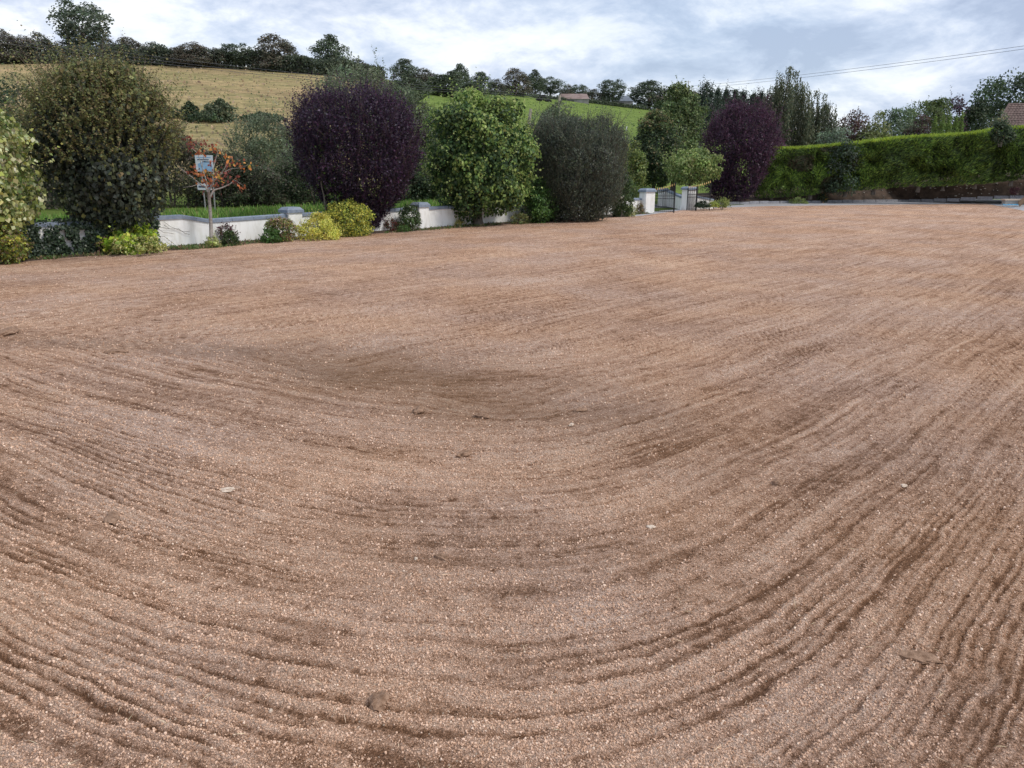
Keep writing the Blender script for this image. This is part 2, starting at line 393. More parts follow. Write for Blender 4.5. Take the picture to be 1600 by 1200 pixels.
crumbs = link('soil_crumbs', pm); kind(crumbs, 'stuff', 'loose pale crumbs of earth scattered over the raked soil')
md = crumbs.modifiers.new('crumbs', 'NODES'); md.node_group = crumb_tree('crumbs', crumb_material(), (0.7, 0.7, 0.5), (1.6, 1.4, 1.1), 0.7)

# ------------------------------------------------------------------ terrain: verge, meadow hill, green pasture
RIDGE = np.array([  # photo column, ridge distance, ridge ground row
    (-700, 190, 92), (0, 200, 97), (300, 202, 102), (500, 208, 113), (650, 225, 134), (800, 262, 146), (900, 285, 156), (1000, 305, 168),
    (1100, 315, 178), (1200, 320, 196), (1400, 310, 222), (1600, 300, 232), (2400, 300, 240)], float)
def terrain(x, y):
    x = np.asarray(x, float); y = np.asarray(y, float)
    px = 800 + np.clip(x / np.maximum(y, 1), -1.3, 1.3) * F * 1.07
    dr = np.interp(px, RIDGE[:, 0], RIDGE[:, 1]); row = np.interp(px, RIDGE[:, 0], RIDGE[:, 2])
    b = 600 - row; cp, sp = math.cos(PITCH), math.sin(PITCH)
    zr = HC + dr * (-F * sp + b * cp) / (F * cp + b * sp)
    d0 = np.interp(px, [950, 1150], [60, 88]); t = (y - d0) / (dr - d0)
    hill = zr * np.where(t < 1, np.clip(t, 0, 1) ** 1.12, 1.0 - 0.35 * np.clip(t - 1.05, 0, 2))
    s = ((y - 38.6) - 1.12 * x) / 1.5
    bank = 0.6 * sstep(0.6, 6.5, s) * (1 - sstep(4, 9, x))
    r = -0.14 + 0.14 * sstep(-0.2, 0.4, s)
    return np.maximum(hill, 0) * 1.0 + bank + r * 1.0 + 0.5 * (vn(x * 0.05, y * 0.05, 70) - 0.5) * np.clip(t * 6, 0, 1)
def tz(x, y): return float(terrain(np.array([x]), np.array([y]))[0])
def hit(px, py, d0=45.0):
    d = ray(px, py); best = None
    for Yd in np.arange(d0, 420, 0.5):
        t = Yd / d.y; z = HC + d.z * t
        if tz(d.x * t, Yd) >= z: return Vector((d.x * t, Yd, tz(d.x * t, Yd)))
    return Vector((d.x * 300 / d.y, 300, tz(d.x * 300 / d.y, 300)))
us = np.linspace(-1.35, 1.25, 240)
ds = np.concatenate([np.linspace(0.4, 24, 14, endpoint=False), 24 * (480 / 24) ** np.linspace(0, 1, 230)])
TX = ds[:, None] * us[None, :]; TY = np.repeat(ds[:, None], len(us), 1)
TZ = terrain(TX, TY)
nx = len(us); ii = (np.arange(len(ds) - 1)[:, None] * nx + np.arange(nx - 1)[None, :]).ravel()
green = sstep(-4, 10, TX + 0.17 * TY + 12 * (vn(TX * 0.03, TY * 0.03, 71) - 0.5))
tan = np.stack([np.full(TX.shape, v) for v in (0.36, 0.268, 0.165)], -1)
tan2 = np.array([0.20, 0.195, 0.095]); gr = np.array([0.15, 0.205, 0.06]); brown = np.array([0.30, 0.215, 0.14])
q = sstep(0.40, 0.62, .6 * vn(TX * 0.03, TY * 0.08, 72) + .4 * vn(TX * .11, TY * .3, 75))[..., None]; q2 = sstep(0.5, 0.75, vn(TX * 0.06, TY * 0.12, 73))[..., None]
tcol = tan * (1 - q * 0.5) + tan2 * q * 0.5; tcol = tcol * (1 - q2 * 0.6) + brown * q2 * 0.6
tcol = tcol * (1 - green[..., None]) + gr * green[..., None]
vg = sstep(75, 55, TY)[..., None]; tcol = tcol * (1 - vg) + np.array([0.085, 0.12, 0.03]) * vg
def terrain_material():
    m, t, p = material('meadow')
    g = nn(t, 'ShaderNodeTexCoord').outputs['Object']
    a = nn(t, 'ShaderNodeAttribute', attribute_name='Col').outputs['Color']
    n = noise(t, mapping(t, g, (0.5, 1.0, 1.0)), 0.9, 8, 0.72)
    c = mixc(t, a, mixc(t, (0.55, 0.62, 0.5), (1.45, 1.4, 1.3), ramp(t, n, [(0.33, 0), (0.67, 1)])), 1.0, 'MULTIPLY')
    c = mixc(t, c, mixc(t, (0.72, 0.76, 0.70), (1.22, 1.18, 1.14), ramp(t, noise(t, mapping(t, g, (0.6, 1.5, 1.0), loc=(3, 9, 0)), 0.28, 6, 0.7), [(0.36, 0), (0.64, 1)])), 1.0, 'MULTIPLY')
    t.links.new(c, p.inputs['Base Color']); p.inputs['Roughness'].default_value = 1.0; p.inputs['Specular IOR Level'].default_value = 0.05
    bump(t, p, noise(t, g, 2.2, 5, 0.7), 0.6, 0.3); return m
terr = link('ground', mesh_from('ground', np.stack([TX, TY, TZ], -1).reshape(-1, 3), 4, np.stack([ii, ii + 1, ii + nx + 1, ii + nx], -1), terrain_material(), col=tcol.reshape(-1, 3), smooth=True))
kind(terr, 'structure', 'ground rising to a tan meadow hill and a green pasture')

# ------------------------------------------------------------------ foliage engine
def unit(a): return a / np.maximum(np.linalg.norm(a, axis=-1, keepdims=True), 1e-9)
def leaf_mesh(name, P, A, N, L, W, C, mat=None, fold=0.12):
    n = len(P); A = unit(A); N = unit(N - A * np.sum(N * A, -1, keepdims=True)); S = np.cross(A, N)
    L = np.broadcast_to(np.asarray(L, float), (n,))[:, None]; W = np.broadcast_to(np.asarray(W, float), (n,))[:, None]
    mid = P + A * L * 0.45 + N * L * fold
    V = np.stack([P, mid + S * W / 2, P + A * L - N * L * fold, mid - S * W / 2], 1).reshape(-1, 3)
    return mesh_from(name, V, 4, np.arange(4 * n), mat or LEAF, col=np.repeat(C, 4, 0))
def pick(rng, pal, n):
    cols = np.array([c for c, _ in pal], float); wt = np.array([q for _, q in pal], float)
    c = cols[rng.choice(len(pal), n, p=wt / wt.sum())]
    return c * 1.8 * rng.uniform(0.72, 1.28, (n, 1)) * rng.uniform(0.93, 1.07, (n, 3))
ROUND = [(0, .35), (.12, .72), (.3, .96), (.5, 1.0), (.7, .9), (.87, .62), (1, .18)]
EGG = [(0, .45), (.15, .85), (.35, 1.0), (.6, .9), (.8, .66), (1, .15)]
VASE = [(0, .4), (.2, .68), (.5, .95), (.75, 1.0), (.92, .75), (1, .3)]
BOXY = [(0, .8), (.15, .95), (.5, 1.0), (.8, .98), (.93, .8), (1, .5)]
CONE = [(0, 1.0), (.3, .8), (.6, .5), (.85, .22), (1, .03)]
DOME = [(0, 1.0), (.3, .98), (.6, .85), (.85, .55), (1, .15)]
def crown(name, rng, H, Rx, prof, pal, n, L, W=None, nl=40, lobe=0.3, z0=0.0, up=0.5, out=0.6, rnd=0.7, droop=0.3, shoots=0, slen=0.6, sk=8, sup=0.6,
          Ry=None, pal_top=None, shell=0.5, mat=None, lean=(0, 0), sl=1.0, top_from=0.6, fill=0.36, st=(0.0, 1.0), warp=0.12):
    """a crown of n leaves grouped in nl boughs inside a profile of height H and radius Rx, with leafy shoots breaking the outline"""
    W = W or L * 0.7; Ry = Ry or Rx
    pt, pr = zip(*prof)
    tl = rng.random(nl * 6); keep = rng.random(nl * 6) < np.interp(tl, pt, pr) ** 1.0
    tl = tl[keep][:nl]; k = len(tl)
    lr = lobe * min(Rx, H * 0.6) * rng.uniform(0.7, 1.3, k)
    an = rng.uniform(0, 2 * math.pi, k); rho = rng.random(k) ** 0.38
    rp = np.interp(tl, pt, pr) * rng.uniform(0.86, 1.1, k)
    rx = np.maximum(rp * Rx - lr * 0.5, 0.02) * rho; ry = np.maximum(rp * Ry - lr * 0.5, 0.02) * rho
    cz = z0 + np.clip(tl * H, lr * 0.5, H - lr * 0.6)
    Cc = np.stack([rx * np.cos(an) + lean[0] * tl, ry * np.sin(an) + lean[1] * tl, cz], -1)
    # leaves on boughs
    wt = lr ** 2; li = rng.choice(k, n, p=wt / wt.sum())
    d = unit(rng.normal(size=(n, 3))); flip = (d[:, 2] < -0.2) & (rng.random(n) < 0.5); d[flip, 2] *= -1
    rr_ = shell + (1 - shell) * rng.random(n) ** 0.6
    P = Cc[li] + d * (lr[li] * rr_)[:, None] * np.array([1, 1, 0.85])
    nf = int(n * fill)
    if nf:      # leaves following the outline itself, with an uneven, dimpled surface
        tf = rng.random(nf * 3); tf = tf[rng.random(nf * 3) < np.interp(tf, pt, pr) ** .8 + .1][:nf]; nf = len(tf)
        af = rng.uniform(0, 2 * math.pi, nf); sd_ = int(rng.integers(1, 9999))
        q1 = vn(af * 2.2 + 7, tf * 5, sd_); q2 = vn(af * 5.5 + 7, tf * 13, sd_ + 1)
        rf = np.interp(tf, pt, pr) * (0.70 + .36 * q1 + .22 * (q2 - .5)) * (1 - .35 * rng.random(nf) ** 1.5)
        P[:nf] = np.stack([rf * Rx * np.cos(af) + lean[0] * tf, rf * Ry * np.sin(af) + lean[1] * tf, z0 + tf * H * (.86 + .14 * q1)], -1)
        d[:nf] = unit(np.stack([np.cos(af), np.sin(af), (tf - .4) * 1.2], -1)); tl_ = np.clip((q2 * k).astype(int), 0, k - 1); li[:nf] = tl_
    ctr = np.array([lean[0] * .5, lean[1] * .5, z0 + H * 0.45])
    og = unit((P - ctr) / np.array([Rx, Ry, H * 0.5]))
    N = unit(d * out * 0.5 + og * out * 0.7 + np.array([0, 0, 1]) * up + rng.normal(size=(n, 3)) * rnd)
    A = np.cross(N, rng.normal(size=(n, 3))) + og * 0.25 + np.array([0, 0, -1]) * droop
    tint = rng.uniform(0.62, 1.38, (k, 1)) * rng.uniform(0.93, 1.07, (k, 3))
    C = pick(rng, pal, n) * tint[li]
    if pal_top is not None:
        hgt = np.clip((P[:, 2] - z0) / H, 0, 1); rad_ = np.hypot((P[:, 0]) / Rx, (P[:, 1]) / Ry)
        sel = rng.random(n) < np.clip((np.maximum(hgt - top_from, (rad_ - 0.82) * 0.8) + (tint[li, 0] - 1) * 0.25) * 3.2, 0, 0.95)
        C[sel] = pick(rng, pal_top, int(sel.sum()))
    Ls = L * rng.uniform(0.7, 1.25, n)
    if shoots:
        ts = st[0] + (st[1] - st[0]) * rng.random(shoots) ** 0.8; a2 = rng.uniform(0, 2 * math.pi, shoots)
        rs = np.interp(ts, pt, pr) * rng.uniform(0.78, 1.0, shoots)
        B = np.stack([rs * Rx * np.cos(a2) + lean[0] * ts, rs * Ry * np.sin(a2) + lean[1] * ts, z0 + ts * H * 0.95], -1)
        o2 = unit((B - ctr) / np.array([Rx, Ry, H * 0.5]))
        sdv = unit(o2 * (1 - sup) + np.array([0, 0, 1]) * sup + rng.normal(size=(shoots, 3)) * 0.25)
        ln = slen * (.25 + 1.35 * rng.random(shoots) ** 3)
        ki = np.repeat(np.arange(shoots), sk); f = np.tile(np.linspace(0.0, 1, sk), shoots)
        P2 = B[ki] + sdv[ki] * (ln[ki] * f)[:, None] + rng.normal(size=(len(ki), 3)) * 0.05 * L
        side = unit(np.cross(sdv[ki], rng.normal(size=(len(ki), 3))))
        A2 = sdv[ki] * 0.7 + side * 0.8 + np.array([0, 0, -1]) * droop * 0.5; N2 = unit(rng.normal(size=(len(ki), 3)) * 0.6 + np.array([0, 0, 1]))
        p2 = pal_top or pal
        C2 = pick(rng, p2, len(ki))
        tw = [B + sdv * 0.0, sdv, rng.normal(size=(shoots, 3))]                     # the twig that carries the shoot's leaves
        P = np.concatenate([P, P2, tw[0]]); A = np.concatenate([A, A2, tw[1]]); N2 = np.concatenate([N2, tw[2]]); C2 = np.concatenate([C2, np.tile(np.array([.12, .09, .065]), (shoots, 1))])
        A = A[:len(P)]; N = np.concatenate([N, N2]); C = np.concatenate([C, C2])
        Ws = np.concatenate([Ls * (W / L), (wl := L * sl * rng.uniform(0.5, 1.0, len(ki))) * (W / L), np.full(shoots, .011 + .02 * L)])
        Ls = np.concatenate([Ls, wl, ln])
    else: Ws = Ls * (W / L)
    # uneven growth: the whole crown swells and shrinks with direction and height
    aa = np.arctan2(P[:, 1], P[:, 0]); sdw = int(rng.integers(1, 9999)); hz_ = (P[:, 2] - z0) / H
    wv = (vn(np.cos(aa) * 1.9 + 5, np.sin(aa) * 1.9 + hz_ * 3.1 + 9, sdw) - .5) * 2 + (vn(np.cos(aa) * 4.3 + 5, np.sin(aa) * 4.3 + hz_ * 7 + 9, sdw + 1) - .5)
    P[:, :2] *= (1 + warp * wv)[:, None]; P[:, 2] += np.clip(hz_, 0, 1) ** 2 * warp * .55 * H * (vn(P[:, 0] / Rx * 2.3 + 4, P[:, 1] / Ry * 2.3 + 4, sdw + 2) - .5)
    P[:, 2] = np.maximum(P[:, 2], 0.03)
    return leaf_mesh(name, P, A, N, Ls, Ws, np.clip(C, 0.003, 0.9), mat), Cc
def trunk_mesh(name, rng, Ht, r, Cc, nb=10, mat=BARK, stems=1, spread=0.15, lean=(0, 0), flare=1.35):
    mb = MB(); tops = []
    for s in range(stems):
        a = 2 * math.pi * s / stems + rng.uniform(0, 1); off = 0.0 if stems == 1 else spread
        p0 = Vector((math.cos(a) * off * 0.5, math.sin(a) * off * 0.5, -0.15)); pts = [p0]
        for i in range(1, 6):
            f = i / 5
            pts.append(Vector((p0.x + math.cos(a) * off * f * 2.0 + rng.normal() * 0.03 * Ht * 0.3 + lean[0] * f, p0.y + math.sin(a) * off * f * 2 + rng.normal() * 0.03 * Ht * 0.3 + lean[1] * f, Ht * f)))
        rs = r / math.sqrt(stems)
        mb.tube(pts, [rs * flare, rs * 1.05, rs * 0.92, rs * 0.8, rs * 0.65, rs * 0.45], 8); tops.append(pts)
    for j in range(min(nb, len(Cc))):
        pts = tops[j % stems]; b = pts[2 + int(rng.integers(0, 3))]; c = Vector(Cc[int(rng.integers(0, len(Cc)))])
        m = b.lerp(c, 0.5) + Vector((rng.normal() * 0.08, rng.normal() * 0.08, abs(rng.normal()) * 0.1)) * Ht * 0.3
        rs = r / math.sqrt(stems)
        mb.tube([b, m, c], [rs * 0.4, rs * 0.25, rs * 0.08], 5)
    return mb.mesh(name, mat, True)
def plant(name, label, cat, loc, H, Rx, prof, pal, n, L, seed, group=None, th=None, tr=0.1, stems=1, nb=8, crown_name='crown', trunk_name='trunk', bark=BARK, tint=None, rz=0.0, tlean=(0, 0), **kw):
    rng = np.random.default_rng(seed)
    o = thing(name, label, cat, loc, rz, group)
    me, Cc = crown(crown_name, rng, H, Rx, prof, pal, n, L, **kw)
    c = link(crown_name, me, o)
    if tint: c.color = (*tint, 1)
    if th is not False:
        tt_ = th if th else kw.get('z0', 0) + H * 0.55
        link(trunk_name, trunk_mesh(trunk_name, rng, tt_, tr, Cc, nb, bark, stems, lean=tlean), o)
    return o
def shrub(label, px, base, top, wpx, Yd, pal, L, n, seed, prof=DOME, name='shrub', cat='shrub', z=0.0, group=None, dens=1.0, **kw):
    """a shrub from its column, foot row, top row and width in the photograph at depth Yd"""
    b = at(px, base, Yd); t = at(px, top, Yd); b.x = at(px, (base + top) / 2, Yd).x; Rr = wpx / 2 * Yd / (F * 1.0) * 0.97
    H = max(t.z - b.z, 0.15)
    kw.setdefault('lobe', 0.34); kw.setdefault('nl', 22); kw.setdefault('fill', .18); kw.setdefault('shoots', 45); kw.setdefault('slen', .22 * H + .1); kw.setdefault('sk', 5)
    return plant(name, label, cat, b, H, Rr, prof, pal, n, L, seed, group, crown_name='foliage', trunk_name='stem', th=H * 0.6, tr=min(0.06, H * 0.05), stems=3, nb=5, **kw)

# ------------------------------------------------------------------ garden wall with coping and pillars
WPX = [(-60, 415), (60, 402), (250, 389.5), (290, 386), (330, 383), (460, 371), (660, 357.5), (800, 347.5), (1001, 332.5)]
WG = [gnd(*q) for q in WPX]
WH = [0.86, 0.86, 0.93, 0.93, 0.75, 0.77, 0.80, 0.80, 0.74]
wall = thing('garden_wall', 'low white rendered boundary wall with blue-grey coping and capped pillars', 'wall', WG[4])
Winv = -WG[4]
TH = 0.2
for i in range(len(WG) - 1):
    a, b = WG[i], WG[i + 1]; d = (b - a); ln = d.length; d = d / ln; nrm = Vector((-d.y, d.x, 0))   # away from the garden
    ha, hb = WH[i], WH[i + 1]
    if i == 6: hb = WH[7]
    mb = MB(); k = len(mb.v)
    for p, h in ((a, ha), (b, hb)):
        for s in (0, 1):
            for z in (-0.25, h):
                mb.v.append(p + nrm * (s * TH) + Vector((0, 0, z)) + Winv)
    mb.f = [(0, 4, 5, 1), (2, 3, 7, 6), (1, 5, 7, 3), (0, 1, 3, 2), (4, 6, 7, 5)]
    mb.build('wall_panel', WALL, wall)
    m = max(1, round(ln / 0.95)); st = ln / m
    if i in (3,): m, st = 2, ln / 2
    for j in range(m):
        f0, f1 = (j * st + 0.006) / ln, ((j + 1) * st - 0.006) / ln
        mb = MB()
        for f in (f0, f1):
            p = a.lerp(b, f); h = ha + (hb - ha) * f
            for s, z in ((-0.045, 0.003), (-0.045, 0.10), (TH * 0.5, 0.135), (TH + 0.045, 0.10), (TH + 0.045, 0.003)):
                mb.v.append(p + nrm * s + Vector((0, 0, h + z)) + Winv)
        mb.f = [(q, q + 1, q + 6, q + 5) for q in range(4)] + [(4, 0, 5, 9), (0, 4, 3, 2, 1), (5, 6, 7, 8, 9)]
        mb.build('coping_stone', COPING, wall)
def pillar_meshes(w_, h, capw, caph):
    a = MB().box((0, 0, h / 2 - 0.1), (w_, w_, h + 0.2))
    c = MB().box((0, 0, h + caph * 0.25 + 0.002), (capw, capw, caph * 0.5)); c.box((0, 0, h + caph * 0.75 + 0.004), (capw - 0.015, capw - 0.015, caph * 0.5), taper=0.72)
    return a, c
for px, by, w_, h in ((460, 371, 0.58, 0.93), (660, 357.5, 0.52, 0.93)):
    g = gnd(px, by); d = (WG[6] - WG[5]).normalized(); a, c = pillar_meshes(w_, h, w_ + 0.12, 0.2)
    rz = math.atan2(d.y, d.x); M = Matrix.Rotation(rz, 4, 'Z'); off = g + Winv + Vector((-d.y, d.x, 0)) * 0.1
    p = a.build('pillar', WALL, wall); p.matrix_local = Matrix.Translation(off) @ M
    cp_ = c.build('pillar_cap', COPING, p)
# dark planting bed along the wall foot and soil edge
mb = MB()
for i in range(len(WG) - 1):
    a, b = WG[i], WG[i + 1]; d = (b - a).normalized(); nrm = Vector((-d.y, d.x, 0))
    mb.poly([a - nrm * 0.9 + Vector((0, 0, -0.012)), b - nrm * 0.9 + Vector((0, 0, -0.012)), b + nrm * 0.1 + Vector((0, 0, 0.05)), a + nrm * 0.1 + Vector((0, 0, 0.05))])
kind(mb.build('planting_bed', BEDSOIL), 'structure', 'dark narrow planting bed at the foot of the wall')

BEDLINE = WG
# ------------------------------------------------------------------ entrance: drive, kerb, pillars, gates
drive_edge = [gnd(988, 338), gnd(1030, 335), gnd(1085, 326.5)] + [Vector((x, y, 0)) for x, y in ((18.2, 56.0), (28.0, 58.5), (36.1, 60.1), (32.1, 49.2), (44.3, 35.6))]
drive_far = [gnd(988, 327), gnd(1020, 320), gnd(1085, 321.0), gnd(1200, 317.6), gnd(1330, 315.9), Vector((39.5, 67, 0)), Vector((48, 65, 0)), Vector((66, 42, 0))]
mb = MB()
for i in range(len(drive_edge) - 1):
    mb.poly([drive_edge[i] + Vector((0, 0, -0.008)), drive_edge[i + 1] + Vector((0, 0, -0.008)), drive_far[i + 1] + Vector((0, 2.0 if i > 1 else 0, 0.004)), drive_far[i] + Vector((0, 2.0 if i > 2 else 0, 0.004))])
drive = mb.build('drive', GRAVEL); kind(drive, 'structure', 'grey gravel drive between the field and the hedge')
kl = [gnd(1088, 321.2), gnd(1200, 317.8), gnd(1330, 316.1), gnd(1420, 315.2)]
kl += [at(1500, 313.0, 61.0), at(1552, 310.2, 60.0), at(1625, 308.5, 59.0), at(1800, 306, 58)]
rng = np.random.default_rng(77)
for i in range(len(kl) - 1):
    a, b = kl[i], kl[i + 1]; ln = (b - a).length; m = max(1, round(ln / 1.0)); d = (b - a).normalized(); rz = math.atan2(d.y, d.x)
    for j in range(m):
        c = a.lerp(b, (j + 0.5) / m); M = Matrix.Rotation(rz + rng.normal() * 0.02, 3, 'Z')
        MB().box((c.x, c.y, c.z + 0.06 + rng.normal() * 0.012), (ln / m - 0.03, 0.26, 0.24), M, 0.94).build('kerb_stone', STONE, drive)
# road seen through the gate
mb = MB().poly([gnd(1000, 321), gnd(1066, 327), gnd(1100, 321), gnd(1060, 317.5)])
for v in mb.v: v.z = 0.02
kind(mb.build('road', TARMAC), 'structure', 'dark tarmac at the entrance beyond the gates')
def gate_pillar(px, by, top, wpx, label):
    g = gnd(px, by); h = at(px, top, g.y).z; w_ = wpx * g.y / F * 0.86
    o = thing('gate_pillar', label, 'pillar', g, R(28), 'white pillars at the entrance')
    a, c = pillar_meshes(w_, h - 0.2, w_ + 0.14, 0.2)
    a.build('shaft', WALL, o); c.build('cap', COPING, o); return g
gA = gate_pillar(1010, 332.3, 294.5, 19.5, 'white gate pillar with blue-grey cap at the left gate hinge')
gB = gate_pillar(1075, 328.0, 291.5, 17.5, 'white gate pillar behind the right gate leaf')
gC = gate_pillar(1035, 322.5, 294.0, 12.5, 'white pillar farther back, seen through the left gate')
def low_wall(a, b, ha, hb, label):
    o = thing('entrance_wall', label, 'wall', a); d = (b - a).normalized(); nrm = Vector((-d.y, d.x, 0)) * 0.09
    mb = MB()
    for p, h in ((a, ha), (b, hb)):
        for s in (-1, 1):
            for z in (-0.2, h): mb.v.append(p - a + nrm * s + Vector((0, 0, z)))
    mb.f = [(0, 4, 5, 1), (2, 3, 7, 6), (1, 5, 7, 3), (0, 1, 3, 2), (4, 6, 7, 5)]
    mb.build('wall_panel', WALL, o)
    mb = MB()
    for p, h in ((a, ha), (b, hb)):
        for s in (-1.5, 1.5):
            for z in (0.003, 0.12): mb.v.append(p - a + nrm * s + Vector((0, 0, h + z)))
    mb.f = [(0, 4, 5, 1), (2, 3, 7, 6), (1, 5, 7, 3), (0, 1, 3, 2), (4, 6, 7, 5), (0, 2, 6, 4)]
    mb.build('coping', COPING, o)
low_wall(gC + Vector((0.3, -0.3, 0)), gB + Vector((-0.3, 0.3, 0)), 1.0, 0.72, 'white splayed entrance wall between the back pillar and the right pillar')
low_wall(gB + Vector((0.35, 0.25, 0)), gnd(1112, 326), 0.8, 0.5, 'short white wall behind the right gate leaf, stepping down')

def gate(label, p0, p1, h0, h1, posts):
    """iron gate leaf from p0 to p1 with bars rising from h0 to h1"""
    o = thing('entrance_gate', label, 'gate', p0); d = p1 - p0; ln = d.length; rz = math.atan2(d.y, d.x)
    o.rotation_euler = (0, 0, rz)
    sweep = lambda f: h0 + (h1 - h0) * (f ** 1.6)
    for f, r, h in posts: MB().box((f * ln, 0, h / 2), (r, r, h)).build('post', IRON, o)
    for zz in (0.08, 0.82, 0.98): MB().box((ln / 2, 0.001, zz), (ln, 0.022, 0.03)).build('rail', IRON, o)
    mb = MB()
    mb.tube([(ln * f, 0, sweep(f) - 0.16) for f in np.linspace(0, 1, 7)], 0.016, 5); mb.build('top_rail', IRON, o)
    nb = max(8, int(ln / 0.115))
    tip = MB().tube([(0, 0, 0), (0, 0, 0.025), (0, 0, 0.055), (0, 0, 0.15)], [0.012, 0.032, 0.036, 0.003], 6).mesh('spear_tip', GOLD)
    dog = MB().tube([(0, 0, 0.04), (0, 0, 1.08), (0, 0, 1.12)], [0.009, 0.009, 0.002], 5).mesh('short_bar', IRON)
    for k in range(nb):
        f = (k + 0.5) / nb; h = sweep(f)
        b = MB().tube([(0, 0, 0.04), (0, 0, h)], 0.013, 5).build('bar', IRON, o); b.location = (f * ln, 0, 0)
        t = link('spear_tip', tip, b); t.location = (0, 0, h - 0.01)
        if k < nb - 1: s = link('short_bar', dog, o); s.location = ((k + 1) / nb * ln, 0, 0)
gate('black iron gate leaf with gold spear tips, left one, swung open from the left pillar', gA + Vector((0.42, 0.1, 0)), gA + Vector((1.62, -0.15, 0)), 1.3, 1.62,
     ((0.0, 0.05, 1.3), (1.0, 0.075, 1.78)))
gate('black iron gate leaf with gold spear tips, right one, before the right pillar', gB + Vector((-0.22, -0.62, 0)), gB + Vector((1.25, -0.5, 0)), 1.38, 1.72,
     ((0.0, 0.045, 1.38), (0.40, 0.08, 1.5), (1.0, 0.045, 1.68)))

# ------------------------------------------------------------------ garden trees in front of the wall
DK = (0.022, 0.034, 0.026); OL = (0.085, 0.085, 0.03)
def wp(px, Yd=None, row=None):      # point on the bed just inside the wall at a photo column
    return gnd(px, row)
plant('maple_tree', 'large dark bronze-green maple with yellow-olive top, beside the ivied wall', 'tree', gnd(188, 392), 4.85, 2.05,
      [(0, .42), (.12, .66), (.3, .80), (.5, .96), (.66, 1.0), (.82, .86), (.93, .62), (1, .3)],
      [((0.034, 0.042, 0.031), 5), ((0.050, 0.058, 0.04), 4), ((0.055, 0.065, 0.03), 1.6), ((0.11, 0.11, 0.04), .5)], 25000, 0.135, 101, W=0.115,
      nl=60, lobe=0.28, z0=0.7, warp=.17, droop=1.1, up=0.35, rnd=0.5, shoots=1500, slen=1.0, sk=15, sup=0.5, st=(.42, 1.0), sl=0.66, top_from=0.60, fill=.36,
      pal_top=[((0.11, 0.118, 0.042), 4), ((0.135, 0.108, 0.05), 3), ((0.19, 0.18, 0.065), 1.2), ((0.065, 0.08, 0.035), 2.4)], th=3.2, tr=0.17, nb=14)
plant('variegated_maple', 'cream-variegated maple cut by the left edge of the picture', 'tree', gnd(-38, 409), 4.35, 2.05, EGG,
      [((0.30, 0.30, 0.13), 3), ((0.42, 0.42, 0.26), 2.2), ((0.12, 0.16, 0.05), 3), ((0.24, 0.25, 0.07), 2)], 15000, 0.14, 102, W=0.12, nl=46, lobe=0.3, z0=0.7, droop=0.9, shoots=110, slen=0.5, sk=7, sl=.8, th=2.4, tr=0.13)
plant('plum_tree', 'dense round purple-leaved plum behind the clipped yellow bush', 'tree', gnd(568, 362), 5.45, 2.6,
      [(0, .30), (.1, .44), (.25, .74), (.42, .95), (.6, 1.0), (.78, .97), (.9, .82), (.97, .58), (1, .35)],
      [((0.018, 0.0125, 0.022), 5), ((0.028, 0.016, 0.031), 3.5), ((0.042, 0.02, 0.039), 1.2), ((0.07, 0.056, 0.08), .6)], 30000, 0.10, 103, W=0.065,
      nl=110, lobe=0.22, z0=0.15, fill=.45, droop=0.25, up=0.4, rnd=0.9, shoots=3200, slen=0.8, sk=14, sup=0.72, sl=1.0, warp=.15,
      pal_top=[((0.022, 0.013, 0.025), 4), ((0.034, 0.018, 0.036), 3), ((0.055, 0.022, 0.048), 1.4), ((0.075, 0.06, 0.085), .5)], top_from=0.8, th=3.0, tr=0.12, stems=3, nb=12, lean=(-0.25, 0))
plant('maple_tree', 'bright green round maple between the purple plum and the dark fine-leaved bush', 'tree', gnd(747, 352), 5.35, 2.4,
      [(0, .5), (.1, .78), (.3, .95), (.5, 1.0), (.72, .98), (.88, .84), (.96, .6), (1, .35)],
      [((0.04, 0.075, 0.025), 5), ((0.065, 0.11, 0.034), 4), ((0.13, 0.18, 0.055), 1.8), ((0.028, 0.055, 0.024), 3)], 30000, 0.15, 104, W=0.125,
      nl=56, lobe=0.3, z0=0.5, fill=.25, warp=.17, droop=0.9, up=0.45, rnd=0.55, shoots=520, slen=0.8, sk=8, sup=0.5, sl=.85, top_from=0.68,
      pal_top=[((0.17, 0.23, 0.06), 3), ((0.24, 0.28, 0.10), 2), ((0.10, 0.15, 0.04), 3)], th=3.2, tr=0.19, nb=12, lean=(0.15, 0))
plant('pittosporum_bush', 'tall dark grey-green fine-leaved bush with upright twigs', 'shrub', gnd(897, 345), 4.85, 2.6,
      [(0, .62), (.12, .8), (.35, .97), (.6, 1.0), (.8, .95), (.93, .8), (1, .55)],
      [((0.052, 0.060, 0.046), 5), ((0.074, 0.083, 0.062), 4), ((0.036, 0.043, 0.036), 3), ((0.14, 0.15, 0.11), .9)], 42000, 0.12, 105, W=0.055,
      nl=120, lobe=0.22, z0=0.05, fill=.45, droop=-0.75, up=0.15, out=0.9, rnd=0.6, shoots=3700, slen=0.8, sk=12, sup=0.8, warp=.12, sl=.8,
      pal_top=[((0.075, 0.092, 0.06), 3), ((0.05, 0.06, 0.045), 4), ((0.12, 0.13, 0.095), .5)], top_from=0.88, th=2.2, tr=0.13, stems=4, nb=12, crown_name='foliage')
